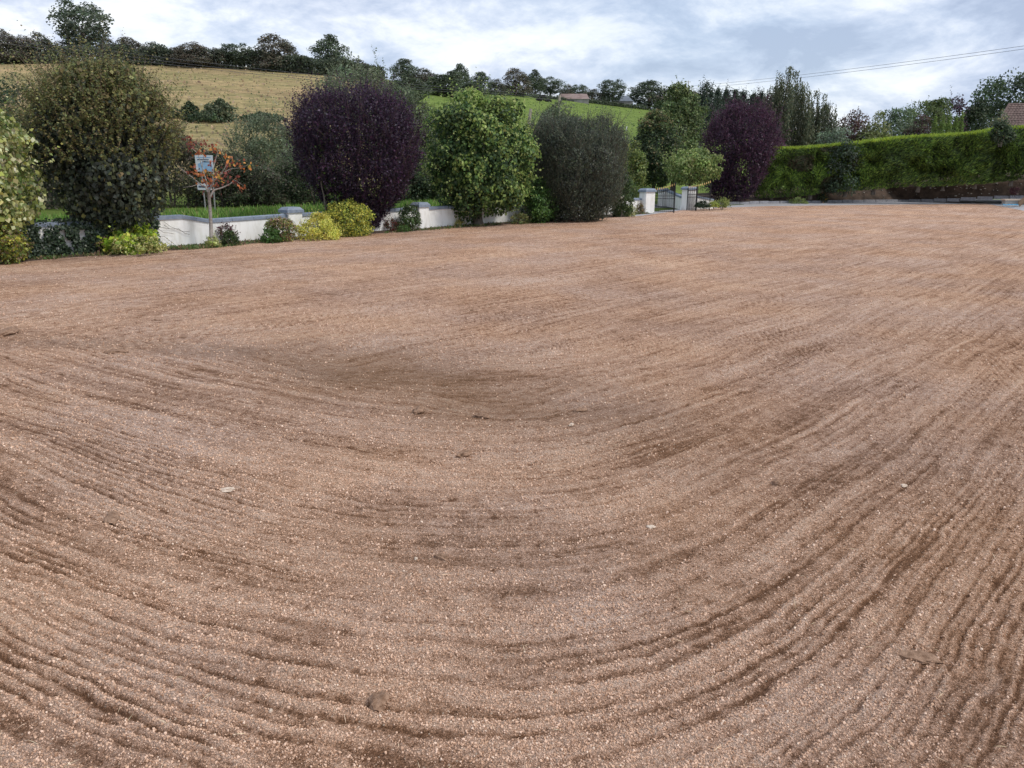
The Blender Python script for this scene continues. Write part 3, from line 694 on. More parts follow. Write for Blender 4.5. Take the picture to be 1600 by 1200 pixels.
# young red-leaved tree with bare grey twigs
def red_tree():
    rng = np.random.default_rng(106); base = gnd(331, 386.5)
    o = thing('red_maple', 'young sparse tree with orange-red autumn leaves and grey trunk before the white wall', 'tree', base)
    k = base.y / F
    def q(px, py, dy=0.0): p = at(px, py, base.y + dy); return p - base
    mb = MB()
    tr = [q(331.2, 388), q(329.5, 350), q(328, 325), q(326, 300)]
    mb.tube(tr, [0.075, 0.062, 0.055, 0.05], 8)
    limbs = [([q(326, 303), q(322, 293), q(312, 287), q(300, 277), q(280, 262)], .035), ([q(300, 277), q(292, 271, .3), q(278, 258, .3)], .012),
             ([q(327, 309), q(334, 297, .2), q(348, 293, .3), q(360, 287, .3), q(372, 274, .4)], .04), ([q(360, 287, .3), q(368, 282), q(383, 292)], .012),
             ([q(326, 300), q(334, 283, -.3), q(345, 272, -.4), q(354, 258, -.5), q(362, 245, -.5)], .028), ([q(326, 300), q(323, 285, .3), q(316, 262, .5), q(309, 240, .6), q(296, 227, .6)], .026),
             ([q(334, 283, -.3), q(333, 265, -.3), q(338, 245, -.2), q(342, 228, -.2)], .018), ([q(316, 262, .5), q(318, 245, .4), q(322, 232, .3)], .012),
             ([q(345, 272, -.4), q(360, 264, -.5), q(378, 262, -.6), q(390, 256, -.6)], .014), ([q(312, 287), q(300, 291, -.4), q(286, 293, -.6)], .012),
             ([q(309, 240, .6), q(300, 232, .2), q(292, 225, .1)], .01)]
    for pts, r in limbs: mb.tube(pts, [r * (1 - 0.8 * i / (len(pts) - 1)) for i in range(len(pts))], 6)
    mb.build('trunk', BARK_GREY, o, True)
    cl = [(300, 219, .24, 70, 1), (296, 227, .2, 40, 1), (318, 222, .14, 26, 1), (313, 238, .2, 46, 0), (335, 230, .2, 46, 0), (331, 250, .15, 26, 1), (316, 272, .26, 60, 0), (306, 268, .15, 26, 0), (332, 286, .25, 56, 1), (326, 296, .2, 40, 1),
          (329, 283, .2, 40, 0), (340, 268, .2, 40, 1), (352, 264, .18, 30, 1), (356, 245, .13, 24, 0), (358, 256, .2, 40, 1), (363, 253, .14, 24, 2), (383, 256, .2, 30, 0), (391, 258, .12, 16, 2), (368, 275, .18, 26, 1), (366, 284, .1, 14, 1), (377, 292, .14, 26, 0), (294, 268, .1, 14, 1), (349, 280, .2, 34, 1), (340, 276, .18, 30, 2), (303, 259, .1, 16, 0)]
    pals = ([((0.30, 0.105, 0.035), 4), ((0.36, 0.17, 0.05), 2), ((0.2, 0.06, 0.035), 2)], [((0.17, 0.05, 0.04), 3), ((0.12, 0.04, 0.035), 3), ((0.26, 0.085, 0.045), 2)], [((0.3, 0.22, 0.05), 3), ((0.4, 0.17, 0.05), 2)])
    Ps, Cs = [], []
    for px, py, r, n, pi in cl:
        n = int(n * .45)
        c = np.array(q(px, py, rng.uniform(-.5, .5))); Ps.append(c + rng.normal(size=(n, 3)) * r * np.array([.55, .55, .42])); Cs.append(pick(rng, pals[pi], n))
    P, C = np.concatenate(Ps), np.concatenate(Cs); n = len(P)
    N = unit(rng.normal(size=(n, 3)) + np.array([0, -.3, .6])); A = rng.normal(size=(n, 3)) * .7 + np.array([0, 0, -.8])
    Ls = 0.10 * rng.uniform(.7, 1.3, n)
    link('crown', leaf_mesh('crown', P, A, N, Ls, Ls * .8, C), o)
red_tree()

# ------------------------------------------------------------------ shrubs and small plants along the wall
YG = [((0.30, 0.30, 0.05), 3), ((0.20, 0.23, 0.04), 3), ((0.42, 0.38, 0.10), 1.5), ((0.07, 0.10, 0.03), 2)]
def by(px, row): return gnd(px, row).y
shrub('yellow-tipped rounded shrub at the left edge beside the ivy', 2, 411, 344, 84, by(2, 411), [((0.28, 0.27, 0.05), 3), ((0.10, 0.13, 0.035), 4), ((0.12, 0.09, 0.05), 2)], 0.085, 5200, 201, prof=ROUND, droop=.2)
shrub('lime-green broad-leaved shrub under the dark maple', 205, 394, 349, 92, by(205, 393) - .3, [((0.20, 0.27, 0.03), 4), ((0.12, 0.18, 0.03), 3), ((0.33, 0.32, 0.06), 1.2)], 0.15, 1700, 202, W=.12, droop=.7, shell=.3, shoots=30, slen=.3, sk=4)
shrub('low cream and green variegated ground shrub in front of the lime shrub', 218, 394.5, 370, 92, by(218, 394.5) - .5, [((0.42, 0.40, 0.18), 3), ((0.27, 0.28, 0.08), 3), ((0.10, 0.14, 0.04), 2)], 0.06, 4200, 203, droop=-.1)
shrub('small pink-brown drooping plant left of the lime shrub', 166, 394, 368, 32, by(166, 394) - .4, [((0.19, 0.12, 0.08), 3), ((0.22, 0.20, 0.06), 2)], 0.1, 260, 204, droop=1.0, shoots=16, slen=.3, sk=4)
shrub('pale yellow-green tuft at the foot of the red-leaved tree', 332, 386, 369, 25, by(332, 386) - .1, [((0.36, 0.37, 0.16), 3), ((0.22, 0.26, 0.08), 3)], 0.05, 1100, 205)
shrub('small dark green shrub right of the young red-leaved tree', 358, 383.5, 362, 30, by(358, 383.5) - .1, [((0.03, 0.05, 0.02), 3), ((0.05, 0.08, 0.025), 3)], 0.06, 1200, 206)
shrub('small purple-leaved sprig rising behind the little dark shrub', 355, 382, 352, 22, by(355, 382) + .12, [((0.07, 0.03, 0.035), 3), ((0.10, 0.05, 0.045), 1)], 0.11, 90, 207, prof=VASE, nl=8, droop=.6)
shrub('mottled pink and green loose shrub left of the capped pillar', 438, 377, 340, 52, by(438, 377), [((0.16, 0.10, 0.065), 3), ((0.10, 0.13, 0.04), 3), ((0.26, 0.25, 0.06), 1)], 0.07, 3000, 208, prof=ROUND)
shrub('deep green leafy clump at the foot of the mottled shrub', 425, 377.5, 358, 34, by(425, 377.5) - .35, [((0.04, 0.085, 0.02), 3), ((0.06, 0.11, 0.03), 2)], 0.09, 800, 209)
shrub('bright yellow variegated shrub in front of the pillar', 498, 373, 334, 74, by(498, 373) - .25, [((0.50, 0.45, 0.12), 4), ((0.36, 0.35, 0.07), 3), ((0.14, 0.18, 0.04), 1.5)], 0.06, 6500, 210, shoots=120, slen=.25, sk=5)
shrub('clipped round bush with yellow-edged leaves under the purple plum', 540, 367.5, 313, 93, by(540, 367.5) - .1, [((0.38, 0.36, 0.07), 4), ((0.24, 0.26, 0.05), 3), ((0.08, 0.11, 0.03), 3.5)], 0.075, 9500, 211, prof=[(0, .85), (.2, .97), (.5, 1.0), (.75, .9), (.92, .62), (1, .3)], nl=80, lobe=.2, droop=.1, fill=.75, shoots=0, warp=.03)
shrub('red-tinged small plant before the white wall under the plum', 612, 361, 341, 34, by(612, 361) - .05, [((0.17, 0.04, 0.035), 2), ((0.06, 0.06, 0.03), 3)], 0.075, 420, 212, shell=.2)
shrub('green shrub with pale flowers left of the second pillar', 640, 360, 322, 38, by(640, 360) - .3, [((0.035, 0.06, 0.022), 5), ((0.06, 0.09, 0.03), 3), ((0.6, 0.6, 0.52), .35)], 0.075, 2400, 213, prof=ROUND)
shrub('small low green plant at the foot of the pale stake', 630, 361.5, 353, 24, by(630, 361.5) - .45, [((0.06, 0.11, 0.03), 3)], 0.06, 420, 214)
shrub('small cream-yellow plant below the green maple trunk', 718, 354, 344, 19, by(718, 354), [((0.42, 0.38, 0.14), 3), ((0.2, 0.2, 0.06), 2)], 0.06, 420, 215)
shrub('glossy mid-green bush between the maple and the fine-leaved bush', 842, 347.5, 280, 68, by(842, 347) - .3, [((0.05, 0.10, 0.025), 4), ((0.08, 0.14, 0.035), 3), ((0.03, 0.06, 0.02), 2)], 0.11, 5200, 216, prof=EGG, droop=.4)
shrub('low mixed plant in front of the glossy bush', 812, 349.5, 334, 40, by(812, 349) - .4, [((0.08, 0.11, 0.04), 3), ((0.14, 0.10, 0.06), 1), ((0.25, 0.24, 0.08), .6)], 0.06, 1400, 217)
shrub('dark green rounded shrub right of the fine-leaved bush', 972, 339, 270, 46, by(972, 339) + .3, [((0.035, 0.055, 0.022), 4), ((0.06, 0.09, 0.03), 2)], 0.10, 5200, 218, prof=EGG)
shrub('pale cream small shrub left of the entrance pillar', 985, 338, 320, 17, by(985, 338) - .1, [((0.35, 0.36, 0.2), 3), ((0.2, 0.23, 0.09), 2)], 0.07, 800, 219)
shrub('small reddish-green plant at the foot of the left gate pillar', 1000, 333.5, 318, 14, by(1000, 333.5) - .3, [((0.14, 0.13, 0.06), 3), ((0.2, 0.1, 0.08), 1)], 0.07, 520, 220)
shrub('dark rounded clipped ball behind the right gate', 1098, 324.5, 315, 26, 49.5, [((0.02, 0.035, 0.018), 3)], 0.07, 1800, 221)
shrub('low lime-green plant beside the right gate', 1114, 323.8, 315, 18, 50.0, [((0.22, 0.26, 0.06), 3)], 0.07, 700, 222)
shrub('spreading yellow-green low shrub under the second purple tree', 1129, 323.5, 310, 26, 51.0, [((0.18, 0.2, 0.06), 3), ((0.1, 0.13, 0.04), 2)], 0.09, 900, 223, shoots=30, slen=.4, sk=5)
shrub('neat green mound on the bank below the hedge', 1247, 319.5, 308.5, 31, 60.5, [((0.13, 0.17, 0.055), 3), ((0.18, 0.22, 0.08), 2)], 0.07, 2600, 224)
o = shrub('orange-flowered small plant on the bank under the hedge', 1285, 315.5, 300, 17, 62.0, [((0.05, 0.07, 0.03), 6), ((0.55, 0.28, 0.05), .7)], 0.1, 520, 225, shell=.3)
shrub('dark red ball-shaped plant on the bank at the right edge', 1585.5, 304, 293, 16, 58.5, [((0.08, 0.035, 0.04), 3), ((0.12, 0.06, 0.06), 1)], 0.07, 1000, 226, prof=ROUND)
# green suckers growing up inside the purple plum
shrub('green leafy sucker shoots growing at the left of the purple plum', 512, 362, 208, 46, by(560, 364) - 1.0, [((0.06, 0.10, 0.03), 3), ((0.10, 0.13, 0.04), 1)], 0.12, 200, 227, prof=VASE, shell=.2, nl=14, droop=.3)
# pale stake
g = gnd(628.5, 360.5); st = thing('garden_stake', 'thin pale wooden stake leaning at the wall beside the plum', 'stake', g)
t = at(624, 331, g.y) - g; MB().tube([(0, 0, -0.1), tuple(t * .5), tuple(t)], [.028, .026, .022], 7).build('stake_pole', plain('pale_wood', (0.45, 0.42, 0.32), (0.55, 0.5, 0.4), 20, 0.8, 0), st)

# ivy over the left part of the wall
def ivy():
    rng = np.random.default_rng(301); P, N = [], []
    o = thing('ivy', 'dark trailing ivy smothering the left part of the white wall', 'ivy', WG[1])
    n = 17000; 
    tot = (WG[2] - WG[0]).length
    for i in range(n):
        f = rng.random(); seg = 0 if f < .36 else 1
        a, b = (WG[0], WG[1]) if seg == 0 else (WG[1], WG[2]); ff = f / .36 if seg == 0 else (f - .36) / .64
        p = a.lerp(b, ff); d = (b - a).normalized(); nrm = Vector((d.y, -d.x, 0))
        px = 60 + (f - .36) / .64 * 190 if seg else 0
        s = rng.random(); z = rng.random() ** .8 * 1.0
        if seg and px < 95 and .78 < z < .99 and rng.random() < .85: continue
        if seg and px > 195 and rng.random() < ((px - 195) / 60) and z < .72: continue
        if vn(np.array([f * 40]), np.array([z * 3.0]), 5)[0] < .27 and z < .8: continue
        th_ = .05 + .22 * rng.random() * (1.1 - z * .6)
        if z > .9: q_ = p - nrm * rng.uniform(-.15, .35) + Vector((0, 0, rng.uniform(.92, 1.1)))
        else: q_ = p + nrm * th_ + Vector((0, 0, z))
        P.append(q_ - WG[1]); N.append(nrm)
    P = np.array(P); N = np.array(N); n = len(P)
    C = pick(rng, [((0.018, 0.03, 0.018), 5), ((0.03, 0.045, 0.024), 3), ((0.07, 0.09, 0.05), .5)], n)
    Nn = unit(N * .8 + rng.normal(size=(n, 3)) * .5 + np.array([0, 0, .5])); A = rng.normal(size=(n, 3)) + np.array([0, 0, -1.0])
    link('foliage', leaf_mesh('foliage', P, A, Nn, .085, .075, C, GLOSSY), o)
    mb = MB(); rng2 = random.Random(4)
    d = (WG[3] - WG[2]).normalized(); nrm = Vector((d.y, -d.x, 0)) * .05
    for k in range(5):
        a = WG[2] - WG[1] + d * rng2.uniform(-.5, .3) + nrm + Vector((0, 0, rng2.uniform(.75, .95))); pts = [a]
        for j in range(5): pts.append(pts[-1] + d * rng2.uniform(.1, .22) + Vector((0, 0, -rng2.uniform(-.02, .2))) + nrm * .1)
        mb.tube(pts, .006, 4)
    mb.build('stem', BARK, o)
ivy()

# ------------------------------------------------------------------ sign on two posts beyond the wall
def sign():
    Yd = 37.5; b = at(327, 330, Yd); o = thing('notice_board', 'white and blue notice board on two grey posts behind the red-leaved tree', 'sign', b)
    white = plain('sign_white', (0.5, 0.54, 0.58), (0.6, 0.63, 0.66), 6, .5, 0); blue = plain('sign_blue', (0.2, 0.36, 0.55), (0.32, 0.47, 0.63), 4, .5, 0)
    dark = plain('sign_ink', (0.05, 0.07, 0.11), (0.08, 0.1, 0.14), 4, .6, 0); steel = plain('galvanised_post', (0.2, 0.2, 0.2), (0.3, 0.3, 0.3), 9, .6, 0)
    def q(px, py, dy=0): return at(px, py, Yd + dy) - b
    def board(name, pts, mat, th_=.02, par=o):
        fr = [q(*p) for p in pts]; bk = [v + Vector((0, th_, 0)) for v in fr]; mb = MB(); mb.v = fr + bk; n = len(fr)
        mb.f = [tuple(range(n)), tuple(reversed(range(n, 2 * n)))] + [(j, j + n, (j + 1) % n + n, (j + 1) % n) for j in range(n)]
        return mb.build(name, mat, par)
    main = board('panel', [(304, 242), (332, 242.5), (334, 268), (307, 268)], white)
    board('panel_picture', [(309, 256, -.006), (320, 251, -.006), (331, 257, -.006), (332.5, 267, -.006), (311, 267, -.006)], blue, .004, main)
    for k, (x0, x1, y) in enumerate(((307, 329, 245), (308, 326, 248.5), (316, 330, 252))):
        board('lettering_line', [(x0, y, -.006), (x1, y + .3, -.006), (x1, y + 1.8, -.006), (x0, y + 1.5, -.006)], dark if k else blue, .004, main)
    low = board('lower_panel', [(307.5, 286), (330, 287), (331, 297), (309, 296.5)], white)
    board('lettering_line', [(310, 290, -.006), (322, 290.5, -.006), (322, 293.5, -.006), (310, 293, -.006)], dark, .004, low)
    board('lower_picture', [(324, 289, -.006), (329, 289.2, -.006), (329.5, 295.5, -.006), (324.5, 295.2, -.006)], blue, .004, low)
    for px0, px1 in ((312, 322), (330, 336.5)):
        MB().tube([q(px1, 334, .06), q(px0, 243, .06)], .035, 8).build('post', steel, o)
sign()

# ------------------------------------------------------------------ verge grass and hill grass (stuff)
def blades(name, P, rng, hmin, hmax, wd, pal, lean=.35):
    n = len(P); A = unit(np.stack([rng.normal(size=n) * lean, rng.normal(size=n) * lean, np.ones(n)], -1)); N = unit(rng.normal(size=(n, 3)) * np.array([1, 1, .1]) + np.array([0, -.8, 0]))
    Ls = rng.uniform(hmin, hmax, n)
    return leaf_mesh(name, P, A, N, Ls, wd * Ls / hmax, pick(rng, pal, n), LEAF, .02)
rng = np.random.default_rng(55)
n = 34000; f = rng.random(n); s = rng.uniform(.25, 8.0, n)
bx = -26 + f * 33; byy = 38.6 + 1.12 * bx + s * 1.5 + rng.normal(size=n) * .1
P = np.stack([bx, byy, terrain(bx, byy)], -1)
kind(link('verge_grass', blades('verge_grass', P, rng, .12, .42, .05, [((0.10, 0.19, 0.035), 4), ((0.14, 0.22, 0.05), 3), ((0.22, 0.21, 0.09), 1), ((0.05, 0.10, 0.02), 2)])), 'stuff', 'green roadside grass on the verge behind the wall')
n = 5200; f = rng.random(n) * (len(WG) - 1.001); i_ = f.astype(int); fr_ = (f - i_)[:, None]; WA = np.array([np.array(q) for q in WG])
P = WA[i_] * (1 - fr_) + WA[i_ + 1] * fr_; dv = unit(WA[i_ + 1] - WA[i_]); P = P - np.stack([-dv[:, 1], dv[:, 0], dv[:, 2] * 0], -1) * rng.uniform(.02, 1.0, n)[:, None] ** 1.3
P[:, 2] = .0; okk = vn(P[:, 0] * 1.1, P[:, 1] * 1.1, 91) > .42; P = P[okk]
kind(link('bed_weeds', blades('bed_weeds', P, rng, .04, .16, .06, [((0.06, 0.10, 0.03), 4), ((0.10, 0.12, 0.045), 2), ((0.17, 0.12, 0.07), 2)], .9)), 'stuff', 'small weeds and fallen leaves along the foot of the wall')
n = 9000; u = rng.uniform(-.95, -.05, n); d = 78 + 128 * rng.random(n) ** 1.2; mxx = u * d
okk = mxx + .17 * d < 2; u, d, mxx = u[okk], d[okk], mxx[okk]
cl = vn(mxx * .25, d * .25, 81); okk = rng.random(len(d)) < .25 + cl; mxx, d = mxx[okk], d[okk]
P = np.stack([mxx, d, terrain(mxx, d) - .05], -1)
kind(link('meadow_grass', blades('meadow_grass', P, rng, .2, .55, .5, [((0.24, 0.19, 0.115), 4), ((0.27, 0.21, 0.135), 3), ((0.16, 0.16, 0.078), 2.4), ((0.2, 0.145, 0.095), 1.5)], .5)), 'stuff', 'tufts of dry tan grass over the hill meadow')
n = 2600; d = rng.uniform(120, 300, n); mxx = d * rng.uniform(-.05, .2, n); P = np.stack([mxx, d, terrain(mxx, d) - .03], -1)
kind(link('pasture_grass', blades('pasture_grass', P, rng, .1, .3, .5, [((0.09, 0.135, 0.035), 4), ((0.11, 0.155, 0.045), 2)], .5)), 'stuff', 'short green pasture grass on the far slope')

# ------------------------------------------------------------------ wild bushes beyond the wall
GG = [((0.060, 0.075, 0.040), 4), ((0.085, 0.10, 0.055), 3), ((0.04, 0.055, 0.03), 3)]
BR = [((0.055, 0.05, 0.035), 4), ((0.08, 0.065, 0.05), 3), ((0.035, 0.045, 0.025), 4)]
DG = [((0.025, 0.042, 0.022), 4), ((0.04, 0.06, 0.028), 3), ((0.06, 0.075, 0.035), 1)]
WI = [((0.10, 0.12, 0.072), 4), ((0.14, 0.16, 0.10), 3), ((0.07, 0.09, 0.052), 3)]
def bush(label, px, base, top, wpx, Yd, pal, L, n, seed, group='wild bushes beyond the wall', **kw):
    b = at(px, base, Yd); b.x = at(px, base * .4 + top * .6, Yd).x; z = tz(b.x, b.y); t = at(px, top, Yd); Hh = max(t.z - z, .4); Rr = wpx / 2 * Yd / F
    kw.setdefault('prof', [(0, .95), (.3, 1.0), (.6, .97), (.82, .85), (.94, .62), (1, .35)]); kw.setdefault('lobe', .26); kw.setdefault('nl', 50); kw.setdefault('warp', .24); kw.setdefault('fill', .22); wpx *= 1.2; n = int(n * 1.25)
    return plant('wild_bush', label, 'bush', Vector((b.x, b.y, z)), Hh, Rr, kw.pop('prof'), pal, n, L, seed, group, crown_name='foliage', trunk_name='stem', th=Hh * .6, tr=.08, stems=3, nb=6, **kw)
bush('dark green wild bush behind the variegated maple', 30, 335, 118, 150, 42, DG, .13, 9000, 401, prof=EGG, shoots=150, slen=.8)
bush('olive wild bush showing left of the dark maple', 100, 335, 190, 130, 41, BR, .13, 6000, 402)
bush('brown-green bramble bush between the dark maple and the notice board', 262, 333, 195, 130, 42, BR + [((0.09, 0.09, .04), 2)], .12, 9000, 403, shoots=200, slen=.8)
bush('dark bramble thicket behind the young red-leaved tree', 345, 331, 235, 130, 42.5, BR + DG, .12, 9000, 404, shoots=160, slen=.6)
bush('grey-brown thicket right of the notice board', 415, 331, 250, 130, 43, BR + GG, .12, 9000, 405, shoots=260, slen=1.0, sk=12, fill=.05, lobe=.36, nl=26)
bush('dark green thicket left of the purple plum', 490, 331, 246, 120, 44, DG, .12, 8000, 406, shoots=100, slen=.6)
bush('grey-green willow scrub with upright shoots above the thicket', 408, 300, 186, 90, 58, WI, .16, 5200, 407, shoots=480, slen=1.7, sk=16, sup=.92, fill=.0, lobe=.34, nl=22, prof=VASE)
bush('olive-brown bush left of the purple plum crown', 450, 300, 196, 62, 62, [((0.12, .11, .04), 3), ((.09, .10, .04), 3), ((.2, .11, .05), .5)], .18, 3600, 408, prof=ROUND)
bush('pale willow scrub standing close left of the plum', 470, 322, 236, 70, 50, WI, .15, 3200, 409, shoots=300, slen=1.4, sk=14, sup=.92)
bush('broad grey willow thicket above the purple plum', 555, 240, 109, 135, 84, WI, .26, 7000, 410, shoots=420, slen=1.9, sk=16, sup=.85)
bush('grey-green willow thicket right behind the purple plum', 625, 280, 140, 105, 72, WI + GG, .22, 7000, 411, shoots=320, slen=1.6, sk=14, sup=.85)
bush('green wild bush between the plum and the green maple', 662, 335, 190, 80, 47, GG, .14, 8000, 412, shoots=180, slen=.9, prof=EGG)
bush('low dark bush behind the second pillar', 640, 335, 262, 80, 46, DG, .13, 5000, 413)
bush('low green bush hidden behind the green maple', 740, 335, 240, 120, 48, DG, .13, 5000, 414)
bush('grey-green bush at the foot of the leaning pole', 862, 300, 168, 92, 66, GG + WI, .2, 6000, 415, shoots=160, slen=1.0)
bush('small dark bush low on the green pasture', 968, 260, 194, 40, 82, DG, .22, 2500, 416, prof=ROUND)
bush('yellow-green bush left of the tall lime-green trees', 985, 300, 214, 62, 63, [((.13, .16, .045), 3), ((.08, .11, .04), 3), ((.2, .21, .06), 1)], .17, 5200, 417, prof=EGG)
bush('dark low thicket behind the fine-leaved bush', 940, 325, 262, 90, 56, DG, .16, 4200, 418)
# bushes standing on the meadow
MG = 'bushes on the hill meadow'
for lab, px, base, top, wp_, sd_ in (('dark gorse bush on the meadow nearest the dark maple', 299, 186, 160, 26, 431), ('grey-green meadow bush beside the gorse', 344, 190, 155, 52, 432), ('dark low meadow bush below the grey-green one', 330, 190, 174, 70, 433), ('low dark meadow hedge bush left of the purple plum', 412, 190, 176, 70, 434), ('dark bush on the meadow behind the maple top', 268, 184, 168, 44, 435)):
    g = hit(px, base, 80); t = at(px, top, g.y)
    plant('meadow_bush', lab, 'bush', g, max(t.z - g.z, .8), wp_ / 2 * g.y / F, DOME, DG if 'dark' in lab else GG, 2600, .32, sd_, MG, crown_name='foliage', trunk_name='stem', tr=.08, stems=3, nb=4, lobe=.3, nl=24)

# ------------------------------------------------------------------ trees behind the entrance and the hedge
def tree_px(name, label, px, base, top, wpx, Yd, prof, pal, n, L, seed, z=None, foot=.12, group=None, cat='tree', **kw):
    b = at(px, base, Yd); t = at(px, top, Yd); b.x = at(px, base * .4 + top * .6, Yd).x; zz = b.z if z is None else z
    Hh = t.z - zz; z0 = Hh * foot
    return plant(name, label, cat, Vector((b.x, b.y, zz)), Hh - z0, wpx / 2 * Yd / F, prof, pal, n, L, seed, group, z0=z0, th=Hh * .6, tr=Hh * .022, **kw)
LG = [((.075, .105, .04), 4), ((.11, .14, .055), 3), ((.05, .075, .03), 3)]
tree_px('lime_tree', 'tall light green tree behind the entrance, its top against the sky', 1056, 318, 136, 104, 78, EGG, LG + [((.16, .18, .07), 1)], 15000, .24, 501, nl=80, lobe=.22, shoots=260, slen=1.3, sk=8, sup=.7, z=.4)
tree_px('lime_tree', 'dark green tree with brownish seed heads left of the entrance', 1024, 318, 176, 88, 70, EGG, DG + [((.07, .10, .04), 3)], 13000, .2, 502, nl=70, lobe=.24, shoots=120, slen=.8, z=.3, pal_top=[((.15, .12, .06), 2), ((.09, .12, .045), 3)], top_from=.7)
tree_px('pollarded_tree', 'small round pale green pollard tree just behind the gates', 1079, 322, 233, 86, 54, [(0, .55), (.2, .9), (.5, 1), (.8, .92), (1, .4)], [((.14, .18, .055), 3), ((.2, .23, .09), 3), ((.08, .12, .035), 3)], 6000, .17, 503, nl=46, lobe=.26, shoots=110, slen=.7, sk=7, sup=.8, foot=.40, z=.1, droop=.8)
tree_px('plum_tree', 'second purple plum tree at the left end of the hedge', 1150, 320, 163, 118, 60, [(0, .5), (.15, .72), (.4, .9), (.65, 1), (.85, .82), (1, .35)], [((.022, .014, .024), 5), ((.036, .018, .034), 3), ((.06, .025, .047), 1.2)], 24000, .15, 504, nl=70, lobe=.26, shoots=1600, slen=1.0, sk=10, sup=.75, foot=.05, z=.05, fill=.35, W=.09, pal_top=[((.06, .025, .047), 3), ((.034, .017, .03), 3)], top_from=.7, lean=(.6, 0))
tree_px('plum_tree', 'purple-red tree top behind the hedge right of the second plum', 1196, 300, 188, 56, 66, ROUND, [((.06, .03, .045), 3), ((.09, .04, .06), 2), ((.05, .045, .03), 2)], 5000, .18, 505, nl=36, shoots=160, slen=.8, z=.5)
# weeping birches: hanging strings of leaves from arching leaders
def weeping(label, px, base, top, wpx, Yd, seed, n_str, lead):
    rng = np.random.default_rng(seed); b = at(px, base, Yd); t = at(px, top, Yd); b.x = at(px, base * .3 + top * .7, Yd).x; Hh = t.z - b.z; Rr = wpx / 2 * Yd / F
    o = thing('weeping_birch', label, 'tree', b, 0, 'weeping birches behind the hedge')
    mb = MB(); mb.tube([(0, 0, -.2), (.1, 0, Hh * .35), (-.1, 0, Hh * .65), (.1, 0, Hh * .85)], [.2, .16, .11, .06], 8)
    heads = []
    for (ax, hz, reach) in lead:
        p0 = Vector((.0, 0, Hh * hz * .72)); p1 = Vector((ax * Rr * .6, rng.normal() * .2, Hh * hz)); p2 = Vector((ax * Rr * .6 + reach, rng.normal() * .2, Hh * (hz - .035))); p3 = p2 + Vector((reach * .35, 0, -Hh * .1))
        mb.tube([p0, p0.lerp(p1, .55) + Vector((0, 0, Hh * .03)), p1, p2, p3], [.06, .045, .03, .02, .01], 5); heads += [p1, p2, p3]
    mb.build('trunk', BARK, o, True)
    P, A, C = [], [], []
    limbs = []
    for k_ in range(46):
        tz_ = .34 + .56 * ((k_ + rng.random()) / 46); an = rng.uniform(0, 2 * math.pi); reach = Rr * np.interp(tz_, [.3, .55, .75, .92], [1.0, 1.0, .85, .5]) * rng.uniform(.35, 1.05)
        limbs.append((np.array([0, 0, Hh * (tz_ - .12)]), np.array([math.cos(an) * reach, math.sin(an) * reach, Hh * tz_])))
    for i in range(n_str):
        if i < n_str * .07 and heads:
            h = heads[int(rng.integers(len(heads)))]; s = np.array(h) + rng.normal(size=3) * np.array([.16, .16, .05]); ln = rng.uniform(.04, .16) * Hh; sh_ = 1.1
        elif rng.random() < .6:
            an = rng.uniform(0, 2 * math.pi); u_ = math.sqrt(rng.random()); top_ = .42 + .5 * math.sqrt(1 - u_ ** 2.2) + .06 * math.sin(an * 3 + seed) + .04 * math.sin(an * 7)
            s = np.array([math.cos(an) * u_ * Rr, math.sin(an) * u_ * Rr, Hh * (top_ - .32 * rng.random() ** 1.6)]); ln = rng.uniform(.06, .26) * Hh; sh_ = .8 + .45 * math.sin(an * 5 + u_ * 6)
        else:
            l0, l1 = limbs[int(rng.integers(len(limbs)))]; f0 = rng.uniform(.3, 1.08) ** .7; s = l0 + (l1 - l0) * np.array([f0, f0, math.sin(min(f0, 1.05) * math.pi / 2)]) + rng.normal(size=3) * .1; ln = rng.uniform(.05, .27) * Hh; sh_ = .75 + .6 * ((l1[2] * 7.3) % 1)
        k = int(ln / .12) + 3; f_ = np.linspace(0, 1, k)[:, None]
        drift = np.array([rng.normal() * .08, rng.normal() * .08, -1.0])
        pts = s + f_ * drift * ln + rng.normal(size=(k, 3)) * .04
        pts = pts[pts[:, 2] > .3]; k = len(pts)
        if not k: continue
        P.append(pts); A.append(np.tile(np.array([0, 0, -1.]), (k, 1)) + rng.normal(size=(k, 3)) * .45); C.append(pick(rng, [((.058, .072, .042), 4), ((.082, .094, .055), 3), ((.13, .12, .065), 1)], k) * sh_)
    P, A, C = map(np.concatenate, (P, A, C)); N = unit(rng.normal(size=P.shape) + np.array([0, -.2, .3]))
    link('crown', leaf_mesh('crown', P, A, N, .19, .085, C), o)
weeping('tall weeping birch with an arching leader behind the hedge', 1226, 300, 104, 96, 72, 511, 1700, ((.1, 1.0, .55), (-.35, .82, -.4), (.55, .8, .5)))
weeping('smaller weeping birch with an arching leader, right of the tall one', 1276, 300, 146, 72, 73, 512, 1000, ((-.2, 1.03, .5), (.5, .9, .45), (-.6, .8, -.35)))
HG = 'garden trees behind the hedge'
def back(label, px, top, wpx, Yd, prof, pal, n, L, seed, name='garden_tree', **kw): return tree_px(name, label, px, 300, top, wpx * 1.3, Yd, prof, pal, int(n * 1.4), L, seed, foot=.1, group=HG, **kw)
back('blue-grey shrubby tree poking over the hedge right of the birches', 1302, 196, 56, 64, ROUND, [((.08, .105, .07), 3), ((.12, .15, .10), 2)], 4200, .17, 521, z=.3)
back('reddish-purple shrub top over the hedge beside the blue-grey one', 1330, 174, 50, 70, ROUND, [((.10, .05, .05), 3), ((.06, .045, .035), 3), ((.09, .09, .04), 1)], 4200, .18, 522, shoots=80, slen=.7)
